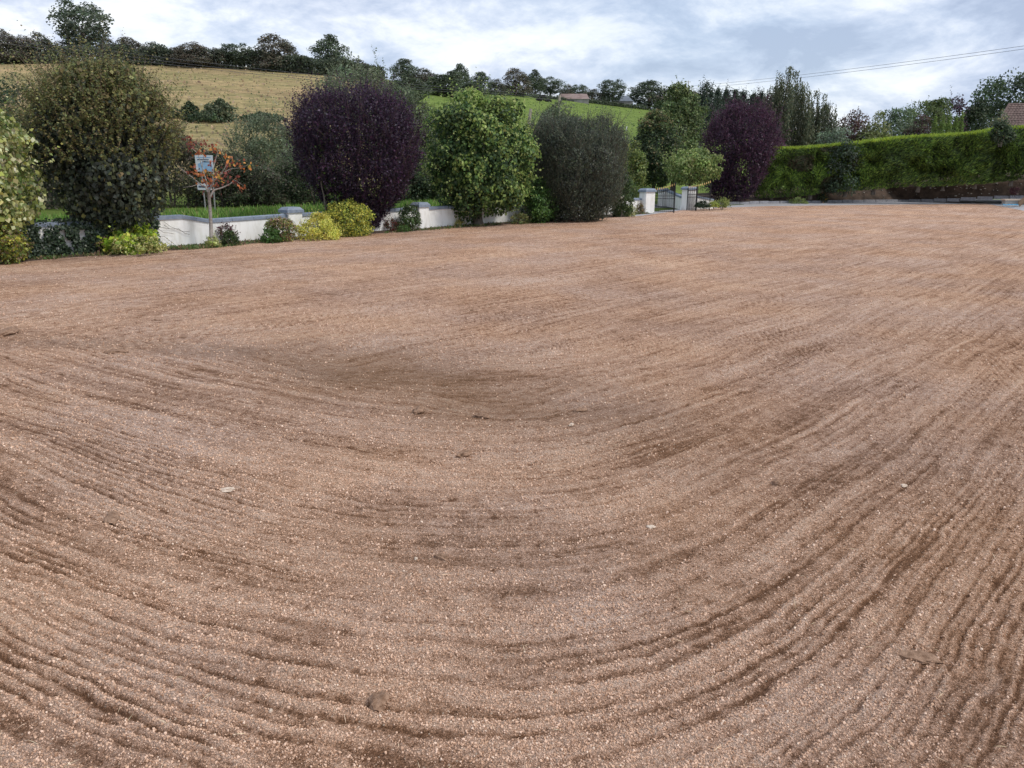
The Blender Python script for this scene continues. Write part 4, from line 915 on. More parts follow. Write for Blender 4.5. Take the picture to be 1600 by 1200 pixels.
back('yellow-green tree top over the hedge beside the reddish shrub', 1366, 178, 48, 68, ROUND, [((.15, .16, .06), 3), ((.09, .11, .04), 3)], 4200, .18, 523)
back('round grey-green tree top in the middle above the hedge', 1405, 169, 72, 72, ROUND, [((.085, .115, .065), 4), ((.12, .15, .09), 2), ((.055, .08, .045), 2)], 8000, .19, 524, shoots=140, slen=.7, sup=.8)
back('purple-brown shrub top left of the olive conifer', 1434, 176, 34, 69, ROUND, [((.07, .04, .04), 3), ((.06, .06, .035), 2)], 2400, .17, 525)
back('olive feathery conifer behind the narrow cypresses', 1446, 158, 56, 78, VASE, [((.06, .085, .03), 4), ((.09, .11, .04), 2)], 5200, .22, 526, shoots=300, slen=1.0, sup=.9)
back('dark purple tree rising behind the narrow cypresses', 1483, 150, 44, 82, ROUND, [((.045, .025, .035), 3), ((.03, .03, .025), 2)], 3000, .24, 527, shoots=60, slen=.9)
for k, (px, top, lab) in enumerate(((1457, 178, 'leftmost of the narrow bright green cypresses'), (1468, 175, 'second narrow bright green cypress from the left'), (1479, 174, 'middle one of the narrow bright green cypresses'), (1489, 176, 'fourth narrow bright green cypress from the left'), (1498, 173, 'rightmost of the narrow bright green cypresses'))):
    tree_px('cypress', lab, px, 296, top - 2, 12.5, 68 + .2 * k, [(0, .9), (.5, 1), (.75, .8), (.9, .45), (1, .05)], [((.10, .15, .035), 4), ((.14, .19, .045), 3), ((.06, .09, .025), 2)], 3600, .15, 530 + k, W=.05, droop=-1.2, up=0, nl=40, lobe=.45, fill=.8, warp=.05, foot=.03, group='narrow cypresses behind the hedge')
tree_px('oak_tree', 'big dark spreading tree at the right edge above the roof', 1566, 300, 102, 140, 92, [(0, .35), (.2, .7), (.45, 1), (.7, .92), (.88, .6), (1, .25)], [((.03, .045, .025), 4), ((.045, .065, .032), 3), ((.065, .085, .04), 1)], 11000, .3, 541, nl=64, lobe=.2, foot=.25, shell=.3, lean=(1.8, 0), nb=20)
tree_px('oak_tree', 'dark tree left of the big spreading one above the hedge', 1520, 300, 150, 54, 84, EGG, [((.03, .045, .025), 4), ((.045, .06, .03), 3)], 5200, .26, 542, nl=44, lobe=.26, foot=.15)
back('grey-green shrub between the dark tree and the tiled roof', 1560, 172, 36, 62, ROUND, [((.08, .10, .06), 3), ((.12, .13, .07), 2), ((.2, .18, .07), .5)], 2600, .16, 543, z=1.0)
shrub('dark broad-leaved bush growing up over the hedge top', 1566, 226, 188, 34, 57.6, DG, .16, 1600, 544, prof=ROUND)

# conifers and far trees at the right
CON = [((.028, .042, .032), 4), ((.04, .055, .04), 3), ((.055, .068, .045), 1)]
CG = 'dark conifers on the skyline'
for k, (px, top, wp_, lab) in enumerate(((1103, 126, 40, 'broadest dark conifer on the skyline behind the light green tree'), (1121, 139, 22, 'short conifer right of the broadest skyline conifer'), (1134, 135, 22, 'third skyline conifer from the left'), (1148, 136, 24, 'fourth skyline conifer from the left'), (1160, 141, 22, 'fifth skyline conifer from the left'), (1176, 146, 26, 'rightmost skyline conifer beside the weeping birch'), (1188, 142, 26, 'skyline conifer half hidden by the weeping birch'))):
    Yd = 150 + 4 * (k % 3); b = at(px, 262, Yd)
    tree_px('conifer', lab, px, 215, top, wp_ * 2.1, Yd, CONE, CON, 5200, .5, 550 + k, W=.2, nl=60, lobe=.3, foot=.02, droop=.4, fill=.8, group=CG, shoots=90, slen=1.2, sk=6, sup=.3)

# ------------------------------------------------------------------ hedge on the bank
HX = [(1182, 232, 313, 60.5), (1240, 232, 309, 61), (1290, 228, 304, 61), (1345, 222, 301, 60.5), (1400, 215, 297, 60), (1460, 212, 293.5, 59.5), (1510, 209, 291, 59), (1550, 202, 288, 58.5), (1600, 198, 284, 58), (1680, 194, 279, 57), (1800, 190, 272, 56)]
hp = [(at(p, b, y_), at(p, t, y_).z) for p, t, b, y_ in HX]
HB = hp[0][0]
hedge = thing('conifer_hedge', 'long clipped green conifer hedge with yellow-green top on the bank', 'hedge', HB)
def build_hedge():
    rng = np.random.default_rng(601); n = 62000; seg = rng.integers(0, len(hp) - 1, n); f = rng.random(n)
    B0 = np.array([np.array(p[0]) for p in hp]); T0 = np.array([p[1] for p in hp])
    b = B0[seg] * (1 - f[:, None]) + B0[seg + 1] * f[:, None]; tz_ = T0[seg] * (1 - f) + T0[seg + 1] * f
    along = b[:, 0]
    bulge = .35 * (vn(along * .55, f * 0 + .3, 61) - .5); under = -.1 + .25 * vn(along * .4, f * 0, 62) + .0 * along
    where = rng.random(n); z = np.where(where < .80, b[:, 2] + under + (tz_ - b[:, 2] - under) * rng.random(n), tz_)
    zf = (z - b[:, 2]) / np.maximum(tz_ - b[:, 2], .1)
    top = where >= .80
    depth = np.where(top, rng.uniform(0, 1.5, n), rng.random(n) ** 2 * .5 - .1 + bulge + .9 * np.clip(.35 - zf, 0, 1) * .9 + 1.0 * (vn(along * 1.5, z * 1.7, 63) - .5) + .35 * (vn(along * 4, z * 4, 67) - .5))
    P = np.stack([b[:, 0], b[:, 1] + depth, z + np.where(top, rng.normal(size=n) * .05, 0)], -1)
    # two slant directions that change from clump to clump, like feathery sprays
    sl = (vn(along * 1.1, z * 1.1, 64) - .5) * 3.0
    A = np.stack([sl * 1.1 + rng.normal(size=n) * .32, -.6 + rng.normal(size=n) * .25, .75 + rng.normal(size=n) * .25], -1)
    A[top] = np.stack([rng.normal(size=top.sum()) * .4, rng.normal(size=top.sum()) * .4 - .2, np.full(top.sum(), 1.0)], -1)
    N = unit(rng.normal(size=(n, 3)) * .6 + np.array([0, -1.0, .5]))
    C = pick(rng, [((.058, .098, .019), 4), ((.115, .175, .03), 2.8), ((.028, .048, .014), 3)], n)
    cl = vn(along * .8, z * .9, 65); C *= (.55 + .9 * cl)[:, None]
    tp = top | ((tz_ - z) < .12); C[tp] = pick(rng, [((.20, .26, .03), 4), ((.13, .19, .025), 2)], int(tp.sum()))
    br = (vn(along * .45, z * .7, 66) > .62) & (along < 26) & ~tp; C[br] = pick(rng, [((.05, .042, .025), 3), ((.035, .05, .02), 3)], int(br.sum()))
    Ls = np.where(top, .14, .24) * rng.uniform(.6, 1.3, n)
    link('foliage', leaf_mesh('foliage', P - np.array(HB), A, N, Ls, Ls * .24, C), hedge)
    # solid twiggy inner mass
    rng2 = np.random.default_rng(602); n = 9000; seg = rng2.integers(0, len(hp) - 1, n); f = rng2.random(n)
    b = B0[seg] * (1 - f[:, None]) + B0[seg + 1] * f[:, None]; tz_ = T0[seg] * (1 - f) + T0[seg + 1] * f
    z = b[:, 2] + .85 + (tz_ - b[:, 2] - 1.0) * rng2.random(n)
    P = np.stack([b[:, 0], b[:, 1] + rng2.uniform(.55, 1.4, n), z], -1)
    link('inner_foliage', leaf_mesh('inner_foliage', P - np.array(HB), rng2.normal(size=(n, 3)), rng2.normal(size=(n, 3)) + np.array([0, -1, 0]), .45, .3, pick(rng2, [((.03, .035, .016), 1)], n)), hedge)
    for i in range(len(hp) - 1):
        for k in range(1):
            c = hp[i][0].lerp(hp[i + 1][0], rng2.uniform(.2, .8)) - HB; c.y += rng2.uniform(.5, .9)
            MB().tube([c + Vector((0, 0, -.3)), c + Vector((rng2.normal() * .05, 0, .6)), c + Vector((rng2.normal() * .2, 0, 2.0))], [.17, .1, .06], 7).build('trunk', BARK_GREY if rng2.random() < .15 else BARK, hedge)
build_hedge()
shrub('dark broad-leaved bush growing through the middle of the hedge', 1316, 303, 222, 66, 61.1, [((.028, .045, .028), 4), ((.045, .065, .04), 3)], .17, 3600, 603, prof=BOXY, nl=40)
# bank of soil under the hedge
mb = MB(); kl2 = [gnd(1088, 320.6)] + [k_ + Vector((0, .12, .02)) for k_ in kl[1:]]
bk = [at(1088, 316, 57)] + [at(p, b - 1, y_ + .1) for p, t, b, y_ in ((1200, 312, 312, 61), (1330, 302, 302, 61.5), (1420, 296, 296, 60.4), (1500, 291, 291, 59.6), (1552, 288, 288, 59), (1640, 281, 281, 58), (1810, 272, 272, 57))]
fr = [Vector((p.x, p.y, p.z)) for p in kl2]
fr[4:] = [Vector((p.x, p.y, p.z)) for p in kl2[4:]]
bkk = [Vector((p.x, max(p.y, q.y + .6), p.z)) for p, q in zip(bk, fr)]
NS = 14
rows = []
for i in range(len(fr) - 1):
    for s in range(NS):
        t_ = s / NS
        rows.append((fr[i].lerp(fr[i + 1], t_), bkk[i].lerp(bkk[i + 1], t_)))
rows.append((fr[-1], bkk[-1]))
rb = random.Random(9); NV = 9
for a, b in rows:
    for j in range(NV):
        f = j / (NV - 1); p = a.lerp(b, f); p.z += (rb.uniform(-.03, .03) if 0 < j else 0); mb.v.append(p)
    mb.v.append(b + Vector((0, 8, .3)))
K = NV + 1
for i in range(len(rows) - 1):
    for j in range(K - 1): mb.f.append((i * K + j, i * K + K + j, i * K + K + j + 1, i * K + j + 1))
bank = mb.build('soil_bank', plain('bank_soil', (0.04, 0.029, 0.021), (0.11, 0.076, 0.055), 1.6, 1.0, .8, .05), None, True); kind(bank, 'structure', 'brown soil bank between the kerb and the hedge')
# pale stones and wood chips scattered on the bank (uncountable)
rng = np.random.default_rng(88); mb = MB()
for k in range(80):
    i = int(rng.integers(int(len(rows) * .35), len(rows) - 1)); a, b = rows[i]; p = a.lerp(b, rng.uniform(.15, .95)); s = rng.uniform(.03, .09)
    mb.box(p + Vector((0, 0, s * .4)), (s * rng.uniform(1, 2.4), s, s * .8), Matrix.Rotation(rng.uniform(0, 3), 3, 'Z'), .7)
kind(mb.build('bank_stones', plain('bank_stone', (0.22, 0.2, 0.17), (0.4, 0.37, 0.32), 20, .9, .2)), 'stuff', 'pale stones and chips scattered on the soil bank')

# things lying on the drive at the right edge
g = at(1581, 319.5, 56.0); sl = thing('stone_trough', 'pale slab-topped block at the kerb end by the right edge', 'block', g, R(-6))
MB().box((0, 0, .14), (1.15, .5, .28)).build('block_body', plain('block_grey', (0.3, 0.3, 0.29), (0.42, 0.41, 0.38), 8, .9, .3), sl)
MB().box((0, 0, .33), (1.3, .62, .09)).build('slab_top', PALE, sl)
g = at(1598, 318.5, 55.5); bd = thing('wooden_board', 'brown board propped at the right edge beside the pale block', 'board', g, R(20))
MB().box((0, 0, .22), (.9, .04, .38), Matrix.Rotation(R(-35), 3, 'Y')).build('plank', plain('brown_board', (0.13, 0.08, 0.05), (0.2, 0.13, 0.08), 9, .8, .2), bd)
g = at(1578, 321.4, 54.5); tp = thing('blue_sheet', 'crumpled bright blue plastic sheet on the drive by the pale block', 'sheet', g)
rb = random.Random(3); mb = MB()
for j in range(5):
    for i in range(13): mb.v.append(Vector(((i - 6) * .09 + rb.uniform(-.02, .02), (j - 2) * .12 + rb.uniform(-.03, .03), .03 + rb.uniform(0, .09) * (1 if 0 < j < 4 else .3))))
mb.f = [(j * 13 + i, j * 13 + i + 1, j * 13 + i + 14, j * 13 + i + 13) for j in range(4) for i in range(12)]
mb.build('plastic_sheet', plain('blue_plastic', (0.06, 0.22, 0.38), (0.10, 0.3, 0.46), 6, .4, .3), tp)

# ------------------------------------------------------------------ tiled roof of the neighbouring house
def house():
    Yd = 74; b = at(1600, 262, Yd); o = thing('neighbour_house', 'house with red-brown tiled roof rising above the hedge at the right edge', 'house', b)
    def q(px, py, dy=0): return at(px, py, Yd + dy) - b
    e0, e1, r0_, r1_ = q(1553, 204), q(1690, 204), q(1576, 163.5, 3.2), q(1680, 163.5, 3.2)
    e2, e3 = q(1553, 204, 6.4), q(1690, 204, 6.4)
    tile = plain('roof_tile', (0.10, 0.068, 0.06), (0.165, 0.115, 0.10), 2.2, .85, .2, .01)
    mb = MB(); mb.v = [e0, e1, r0_, r1_, e2, e3]; mb.f = [(0, 1, 3, 2), (5, 4, 2, 3), (4, 0, 2), (1, 5, 3)]
    roof = mb.build('roof', tile, o)
    mb = MB(); rows_ = 11
    up_ = (r0_ - e0); nrm = (e1 - e0).cross(r0_ - e0).normalized()
    for r_ in range(rows_):
        f0, f1 = r_ / rows_, (r_ + 1.0) / rows_
        a0, a1 = e0.lerp(r0_, f0), e1.lerp(r1_, f0); c0, c1 = e0.lerp(r0_, f1), e1.lerp(r1_, f1)
        m = max(1, int((a1 - a0).length / .3))
        for k in range(m):
            s0, s1 = (k + .03) / m, (k + .97) / m
            bl, br = a0.lerp(a1, s0), a0.lerp(a1, s1); tl, tr = c0.lerp(c1, s0), c0.lerp(c1, s1)
            ml, mr = bl.lerp(br, .5) + nrm * .09, tl.lerp(tr, .5) + nrm * .05
            i = len(mb.v); mb.v += [bl + nrm * .05, ml, br + nrm * .05, tr + nrm * .012, mr, tl + nrm * .012, bl + nrm * .004, br + nrm * .004]
            mb.f += [(i, i + 1, i + 4, i + 5), (i + 1, i + 2, i + 3, i + 4), (i + 6, i + 7, i + 2, i + 1, i)]
    t_ = mb.build('roof_tiles', tile, roof); t_['kind'] = 'stuff'
    mb = MB().tube([r0_ + Vector((0, 0, .03)), r1_ + Vector((0, 0, .03))], .11, 7); mb.tube([e0 + nrm * .05, r0_ + nrm * .05], .09, 6); mb.build('ridge_tiles', tile, roof)
    mb = MB(); c = (e0 + e1 + e2 + e3) / 4; mb.box((c.x, c.y, c.z / 2 - .05), ((e1 - e0).length - .8, 5.6, c.z - .1)); mb.build('wall', WALL, o)
house()

# ------------------------------------------------------------------ far ridge: trees, hedgerow, farm, cows, poles, wires
def far_proto(seed, prof, pal, n, L, nl, lobe, foot, shell=.45, **kw):
    rng = np.random.default_rng(seed); Hh = 10.0
    me, Cc = crown('crown', rng, Hh * (1 - foot), 4.0, prof, pal, n, L, nl=nl, lobe=lobe, z0=Hh * foot, shell=shell, **kw)
    return me, trunk_mesh('trunk', rng, 6.0, .28, Cc, 14)
P1 = [((.042, .055, .037), 4), ((.062, .077, .05), 3), ((.085, .096, .06), 1)]
P2 = [((.070, .062, .046), 4), ((.092, .078, .058), 3), ((.048, .05, .038), 3)]
P3 = [((.055, .072, .042), 4), ((.08, .098, .055), 3), ((.035, .05, .03), 2)]
PRO = {'round': far_proto(701, ROUND, P1, 5200, .42, 46, .28, .08), 'brown': far_proto(702, DOME, P2, 6000, .4, 60, .26, .06), 'airy': far_proto(703, VASE, P1, 4200, .4, 44, .24, .18, .3),
       'tall': far_proto(704, EGG, P3, 5000, .42, 50, .26, .05), 'bushy': far_proto(705, DOME, P1 + P2, 4200, .45, 40, .3, .0), 'green': far_proto(706, ROUND, P3, 5200, .42, 48, .26, .06)}
RG = 'trees along the far skyline'
FT = [  # column, foot row, top row, width, kind, tint, label
 (8, 99, 44, 52, 'brown', 1, 'brownish skyline tree at the far left edge'), (40, 99, 56, 42, 'brown', 1, 'second skyline tree from the left edge'), (66, 99, 49, 40, 'bushy', 1, 'thin-topped skyline tree just left of the tallest one'),
 (135, 97, 2, 78, 'airy', 1, 'tallest skyline tree with gaps in its crown, above the dark maple'), (170, 99, 58, 34, 'bushy', 1, 'small skyline tree at the right foot of the tallest one'), (100, 98, 62, 44, 'bushy', .95, 'low skyline tree at the left foot of the tallest one'),
 (206, 100, 58, 44, 'brown', .9, 'round skyline tree right of the tallest one'), (238, 101, 64, 38, 'bushy', .95, 'skyline bush between the round tree and the low gap'), (262, 102, 78, 34, 'bushy', 1, 'low skyline bush in the gap'),
 (301, 104, 66, 58, 'brown', .95, 'wide skyline tree right of the low gap'), (343, 106, 74, 34, 'bushy', 1, 'low skyline tree between two wider ones'), (376, 108, 69, 48, 'airy', .95, 'skyline tree with sky showing through, left of the big domed one'),
 (431, 111, 54, 64, 'brown', 1, 'big domed brown skyline tree above the tan meadow'), (472, 114, 88, 36, 'bushy', 1, 'low skyline bush right of the domed brown tree'), (519, 116, 56, 52, 'tall', .85, 'tall green pointed skyline tree above the purple plum'), (555, 119, 91, 44, 'bushy', 1, 'low skyline bush right of the tall pointed tree'),
 (632, 137, 93, 38, 'round', 1, 'dark skyline tree above the willow thicket'), (660, 142, 106, 46, 'bushy', 1, 'broad dark skyline bush right of it, above the gap'), (690, 150, 118, 48, 'green', .75, 'green mid-slope tree left of the green maple top'),
 (720, 145, 101, 32, 'tall', .8, 'upright skyline tree above the green maple, left side'), (706, 152, 112, 40, 'green', .9, 'yellowish-green tree in front of the upright skyline tree'), (752, 148, 113, 28, 'round', .95, 'small round skyline tree above the green maple'), (775, 148, 122, 28, 'bushy', 1, 'low skyline bush above the green maple, right side'),
 (805, 149, 107, 44, 'brown', 1, 'domed brown skyline tree above the pasture'), (836, 151, 110, 28, 'tall', .7, 'slim skyline tree right of the domed brown one'), (860, 153, 121, 40, 'airy', 1, 'see-through skyline tree above the cows'), (885, 154, 131, 28, 'bushy', 1, 'low skyline bush behind the long barn'),
 (903, 154, 132, 26, 'airy', 1, 'small skyline tree behind the long barn'), (925, 160, 138, 34, 'bushy', 1, 'low rounded skyline bush right of the long barn'), (957, 165, 125, 40, 'airy', .95, 'open-crowned tree left of the grey shed'), (945, 160, 146, 18, 'green', 1.2, 'small bright green tree between the barn and the shed'),
 (1014, 171, 127, 54, 'round', .9, 'large dark round tree right of the grey shed'), (1046, 176, 138, 60, 'bushy', 1, 'olive skyline tree behind the light green trees'), (1078, 178, 141, 50, 'brown', 1, 'brown-green skyline tree left of the conifers'),
 (640, 160, 122, 60, 'green', .75, 'mid-slope bushy tree behind the willow thicket'), (735, 160, 130, 46, 'green', .7, 'mid-slope tree hidden partly by the green maple top')]
rngf = np.random.default_rng(9)
def far_tree(row, name='skyline_tree', group=RG):
    px, base, top, wpx, kd, tint, lab = row
    g = hit(px, base, 90)
    if g.y > 330: g = Vector((at(px, base, 280).x, 280, tz(at(px, base, 280).x, 280)))
    t = at(px, top, g.y); Hh = t.z - g.z; wd = 1.22 * wpx * g.y / F
    o = thing(name, lab, 'tree', g, rngf.uniform(0, 6.28), group); s = wd / 8.4
    o.scale = (s, s, Hh / 10.0)
    c = link('crown', PRO[kd][0], o); c.color = (tint * 1.25, tint * 1.27, tint * 1.3, 1); link('trunk', PRO[kd][1], o)
for row in FT: far_tree(row)
def hedgerow(name, label, pts, hrow, pal, n, L, seed, depth=2.0):
    """a continuous field hedge following rows of the slope"""
    rng = np.random.default_rng(seed); G = [hit(px, py, 90) for px, py in pts]; B = np.array([np.array(g) for g in G])
    seg = rng.integers(0, len(G) - 1, n); f = rng.random(n)[:, None]; b = B[seg] * (1 - f) + B[seg + 1] * f
    hh_ = hrow * b[:, 1] / F * (.55 + .8 * vn(b[:, 0] * .22, b[:, 1] * .1, seed)); z = rng.random(n) ** .7 * hh_
    P = b + np.stack([rng.normal(size=n) * .4, rng.normal(size=n) * depth * .4, z], -1) - B[0]
    o = thing(name, label, 'hedge', G[0])
    link('foliage', leaf_mesh('foliage', P, rng.normal(size=(n, 3)), unit(rng.normal(size=(n, 3)) + np.array([0, -.4, .7])), L, L * .7, pick(rng, pal, n)), o)
hedgerow('field_hedgerow', 'dark field hedge along the top of the tan meadow', [(-60, 99), (120, 100), (260, 103), (400, 110), (500, 117), (600, 130)], 24, P1, 24000, .5, 721)
hedgerow('field_hedgerow', 'low scrubby hedge below the barn and shed along the pasture top', [(770, 150), (850, 154), (920, 161), (960, 166), (1010, 172)], 5, P1 + P3, 5000, .45, 722, 1.2)
# farm buildings
ROOFB = plain('rusty_roof', (0.20, 0.14, 0.125), (0.28, 0.21, 0.19), .6, .8, 0); ROOFG = plain('grey_roof', (0.11, 0.13, 0.16), (0.17, 0.19, 0.22), .8, .6, 0)
def barn(name, label, px0, px1, base, eave, ridge, ridge_in, roofm, deep=9.0):
    g = hit((px0 + px1) / 2, base, 120); Yd = g.y; o = thing(name, label, 'building', g)
    def q(px, py, dy=0): return at(px, py, Yd + dy) - g
    w0, w1 = q(px0, eave), q(px1, eave); zb = -1.0
    mb = MB().box(((w0.x + w1.x) / 2, deep / 2, (w0.z + zb) / 2), ((w1.x - w0.x) * .96, deep * .94, w0.z - zb)); mb.build('wall', plain(name + '_wall', (0.2, 0.19, 0.18), (0.3, 0.29, 0.28), .7, .9, 0), o)
    r_0, r_1 = q(px0 + ridge_in, ridge, deep / 2), q(px1 - ridge_in, ridge, deep / 2); w2, w3 = w0 + Vector((0, deep, 0)), w1 + Vector((0, deep, 0))
    mb = MB(); mb.v = [w0, w1, r_0, r_1, w2, w3]; mb.f = [(0, 1, 3, 2), (5, 4, 2, 3), (4, 0, 2), (1, 5, 3), (0, 4, 5, 1)]; mb.build('roof', roofm, o)
    mb = MB().box(((w0.x * .6 + w1.x * .4), -.02, (w0.z + zb) / 2 - .2), ((w1.x - w0.x) * .22, .1, (w0.z - zb) * .7)); mb.build('door', plain(name + '_door', (0.03, 0.03, 0.035), (0.05, 0.05, 0.05), 1, .8, 0), o)
barn('long_barn', 'long low barn with brown roof at the top of the pasture', 872, 921, 159, 154.5, 146.5, 4, ROOFB)
barn('grey_shed', 'small grey hipped-roof shed on the skyline right of the open-crowned tree', 959, 990, 167, 158, 149.5, 9, ROOFG, 8)
# cows
COWM = plain('black_hide', (0.012, 0.012, 0.012), (0.022, 0.02, 0.02), 3, .7, 0)
def cow(label, px, py, ang, lying=False):
    g = hit(px, py, 90); o = thing('cow', label, 'cow', g, ang, 'black cattle on the pasture')
    dz = -.62 if lying else 0.0
    me = bpy.data.meshes.new('body')
    vtx = [(0, 0, 1.05), (.45, 0, 1.08), (.85, 0, 1.12), (1.15, 0, 1.22), (1.45, 0, 1.12 if lying else .8), (1.72, 0, .98 if lying else .55),      # spine, neck, head
           (-.5, 0, 1.08), (-.85, 0, 1.12), (-1.0, 0, .9), (-1.02, 0, .5),                                       # rump, tail
           (.72, .22, .7), (.74, .24, .36), (.76, .24, .02), (.72, -.22, .7), (.66, -.24, .36), (.68, -.24, .02),
           (-.72, .22, .74), (-.84, .24, .38), (-.78, .24, .02), (-.72, -.22, .74), (-.88, -.24, .38), (-.82, -.24, .02)]
    edg = [(0, 1), (1, 2), (2, 3), (3, 4), (4, 5), (0, 6), (6, 7), (7, 8), (8, 9), (2, 10), (10, 11), (11, 12), (2, 13), (13, 14), (14, 15), (7, 16), (16, 17), (17, 18), (7, 19), (19, 20), (20, 21)]
    rad_ = [.42, .40, .34, .2, .15, .09, .40, .32, .05, .03] + [.14, .08, .06] * 2 + [.17, .09, .06] * 2
    if lying: vtx = [(x, y * (1.8 if z < .75 and abs(y) > .1 else 1), max(z + dz, .08)) for x, y, z in vtx]
    me.from_pydata(vtx, edg, []); me.materials.append(COWM)
    b = link('body', me, o); sk = b.modifiers.new('skin', 'SKIN'); 
    lay = me.skin_vertices[0].data if me.skin_vertices else None
    if lay is None:
        bpy.context.view_layer.objects.active = b; b.select_set(True); bpy.ops.mesh.customdata_skin_add(); lay = me.skin_vertices[0].data
    for i, r_ in enumerate(rad_): lay[i].radius = (r_, r_)
    lay[0].use_root = True
    b.modifiers.new('sub', 'SUBSURF').render_levels = 1
    for s in (-1, 1): MB().tube([(1.42, s * .1, 1.2 if lying else .9), (1.38, s * .26, 1.24 if lying else .92)], [.05, .02], 5).build('ear', COWM, o).location = (0, 0, dz)
cow('black cow standing on the green pasture above the green maple', 849, 156, R(160))
cow('black cow lying on the pasture left of the standing one', 842, 158, R(10), True)
cow('black cow lying on the pasture right of the standing one', 857, 159.5, R(190), True)
g = hit(979, 204, 70); wpst = thing('white_post', 'small white post low on the green pasture', 'post', g)
MB().box((0, 0, .35), (.28, .12, .9), taper=.9).build('post_body', WALL, wpst)

# poles and wires
def pole(label, px0, base, px1, top, Yd, r_=.13, arm=True, zbase=None):
    b = at(px0, base, Yd); t = at(px1, top, Yd); o = thing('utility_pole', label, 'pole', b, 0, 'wooden poles on the slope')
    d = t - b; MB().tube([-d * .25, d * .5, d], [r_ * 1.1, r_ * .95, r_ * .8], 9).build('shaft', WOOD, o)
    if arm:
        MB().box(tuple(d * .95), (1.5, .1, .12)).build('crossarm', WOOD, o)
        for s in (-.6, 0, .6): MB().tube([d * .95 + Vector((s, 0, .06)), d * .95 + Vector((s, 0, .22))], .04, 6).build('insulator', STONE, o)
    return t
tA = pole('leaning pale wooden pole between the green maple and the fine-leaved bush', 824, 210, 829.5, 170, 70, .15, False)
tB = pole('wooden pole standing in the green pasture below the barn', 872, 190, 874.5, 149, 96, .16, False)
tC = pole('small distant wooden pole on the skyline above the light green tree', 1075.5, 165, 1075.5, 126, 260, .14, True)
def wire(label, a, b, sag, r_=.022):
    pts = [a.lerp(b, f) + Vector((0, 0, -4 * sag * f * (1 - f))) for f in np.linspace(0, 1, 25)]
    o = thing('power_line', label, 'cable', a, 0, 'overhead wires'); MB().tube([p - a for p in pts], r_, 5, False).build('conductor', WIRE, o)
wire('upper overhead wire crossing the sky at the right', at(985, 141, 150), at(1640, 66, 66), .5, .016)
wire('lower overhead wire crossing the sky at the right', at(985, 145, 150), at(1640, 71, 66), .5, .016)
wire('upper overhead wire in front of the left skyline trees', at(-60, 46, 95), at(880, 150, 96), .7, .018)
wire('middle overhead wire in front of the left skyline trees', at(-60, 52, 95), at(880, 153, 96), .75, .018)
wire('lower overhead wire in front of the left skyline trees', at(-60, 58, 95), at(880, 156, 96), .7, .018)

# ------------------------------------------------------------------ clods and stones lying on the field
def sheight(x, y):
    h = soil(np.array([[x]]), np.array([[y]]))[0]; return float(h[0, 0])
CLOD = plain('dark_clod', (0.17, 0.098, 0.06), (0.36, 0.23, 0.155), 30, 1.0, .8, .01)
def lump(name, label, cat, px, py, size, mat, seed, group):
    g = gnd(px, py); g.z = sheight(g.x, g.y); o = thing(name, label, cat, g, seed * 1.3, group); rng = np.random.default_rng(seed)
    import bmesh
    bm = bmesh.new(); bmesh.ops.create_icosphere(bm, subdivisions=3, radius=1.0)
    ph = rng.uniform(0, 6, 6)
    for v in bm.verts:
        p = v.co; k = 1 + .22 * math.sin(3 * p.x + ph[0]) * math.sin(2.6 * p.y + ph[1]) + .16 * math.sin(6 * p.y + ph[2]) * math.sin(5 * p.z + ph[3]) + .09 * math.sin(13 * p.x + ph[4]) * math.sin(11 * p.z + ph[5]) + rng.normal() * .05
        v.co = Vector((p.x * k * size[0], p.y * k * size[1], p.z * k * size[2] + size[2] * .45))
    me = bpy.data.meshes.new('lump'); bm.to_mesh(me); bm.free(); me.materials.append(mat)
    link('lump', me, o)
CLG, STG = 'dark clods on the soil', 'pale stones on the soil'
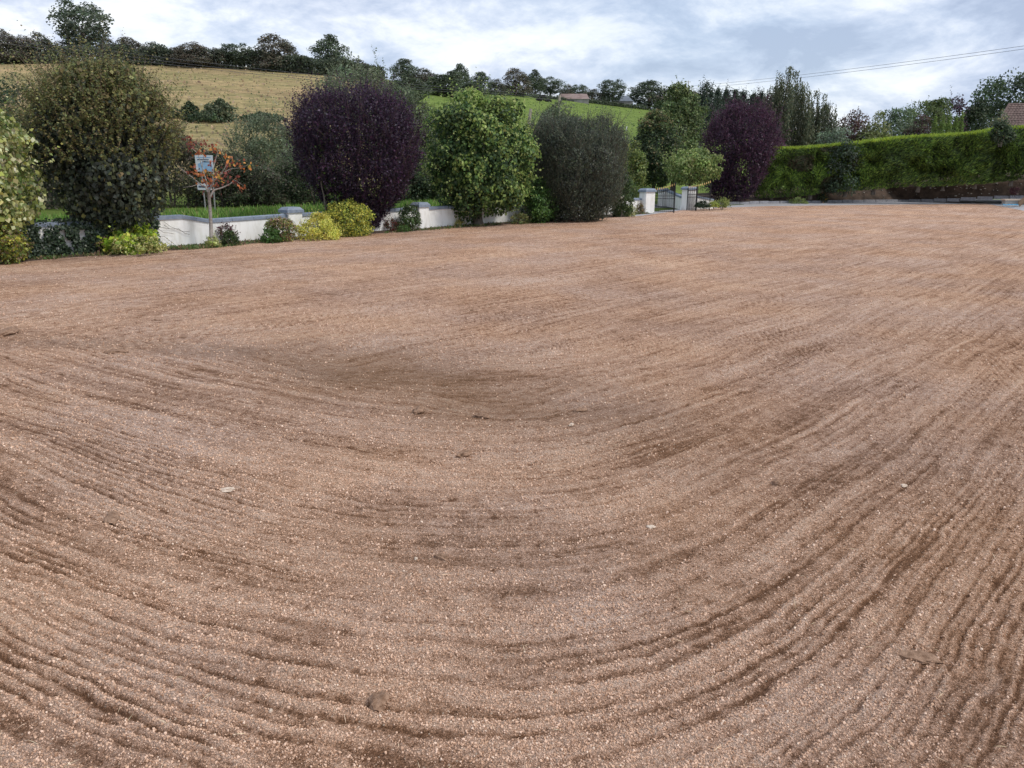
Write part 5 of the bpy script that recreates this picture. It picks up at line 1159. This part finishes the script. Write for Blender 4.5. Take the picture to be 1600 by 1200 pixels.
for k, (px, py, s, lab) in enumerate(((655, 641, (.11, .06, .03), 'dark clod in the middle of the field, left one of a near pair'), (754, 651, (.09, .05, .025), 'dark clod in the middle of the field, right one of a near pair'), (726, 711, (.08, .05, .03), 'dark clod below the middle pair'),
        (175, 810, (.10, .045, .02), 'flat dark clod at the left of the field'), (112, 809, (.03, .03, .018), 'small dark clod just left of the flat one'), (592, 1098, (.075, .045, .028), 'rounded brown clod near the bottom, left of centre'), (1433, 1028, (.10, .05, .018), 'flat flake of crusted soil near the boot print'),
        (1216, 757, (.05, .035, .028), 'dark clod at the right of the field'), (690, 872, (.05, .03, .02), 'low clod on the bottom left rake lines'), (908, 640, (.07, .05, .02), 'small dark clod right of the middle pair'), (12, 522, (.3, .12, .05), 'long dark clod ridge at the left edge'), (182, 552, (.18, .08, .03), 'dark clod on the left where rake lines meet'))):
    lump('soil_clod', lab, 'clod', px, py, s, CLOD, 900 + k, CLG)
for k, (px, py, s, lab) in enumerate(((355, 768, (.06, .03, .02), 'largest pale stone, left of centre'), (1017, 822, (.02, .03, .014), 'pale stone right of centre'), (423, 1110, (.009, .012, .008), 'tiny pale stone near the bottom left'), (893, 664, (.04, .02, .015), 'pale stone above the middle of the field'), (650, 873, (.012, .012, .01), 'tiny pale stone on the low clod'), (1612 - 200, 760, (.03, .02, .012), 'small pale stone at the right of the field'))):
    lump('pale_stone', lab, 'stone', px, py, s, PALE, 950 + k, STG)
# bits of straw and dead roots (uncountable)
rng = np.random.default_rng(66); n = 420; tt = rng.uniform(-R(45), R(45), n); rad = 2.4 * (11 / 2.4) ** rng.random(n); sx, sy = rad * np.sin(tt), rad * np.cos(tt); sh = soil(sx, sy)[0]
an = rng.uniform(0, 6.28, n); A = np.stack([np.cos(an), np.sin(an), rng.uniform(-.05, .45, n)], -1)
kind(link('straw_litter', leaf_mesh('straw_litter', np.stack([sx, sy, sh + .006], -1), A, np.tile(np.array([0, -.3, 1.]), (n, 1)), rng.uniform(.02, .09, n), .0028, pick(rng, [((.5, .4, .28), 1)], n), LEAF, .05)), 'stuff', 'thin pale straws and dead roots on the soil')
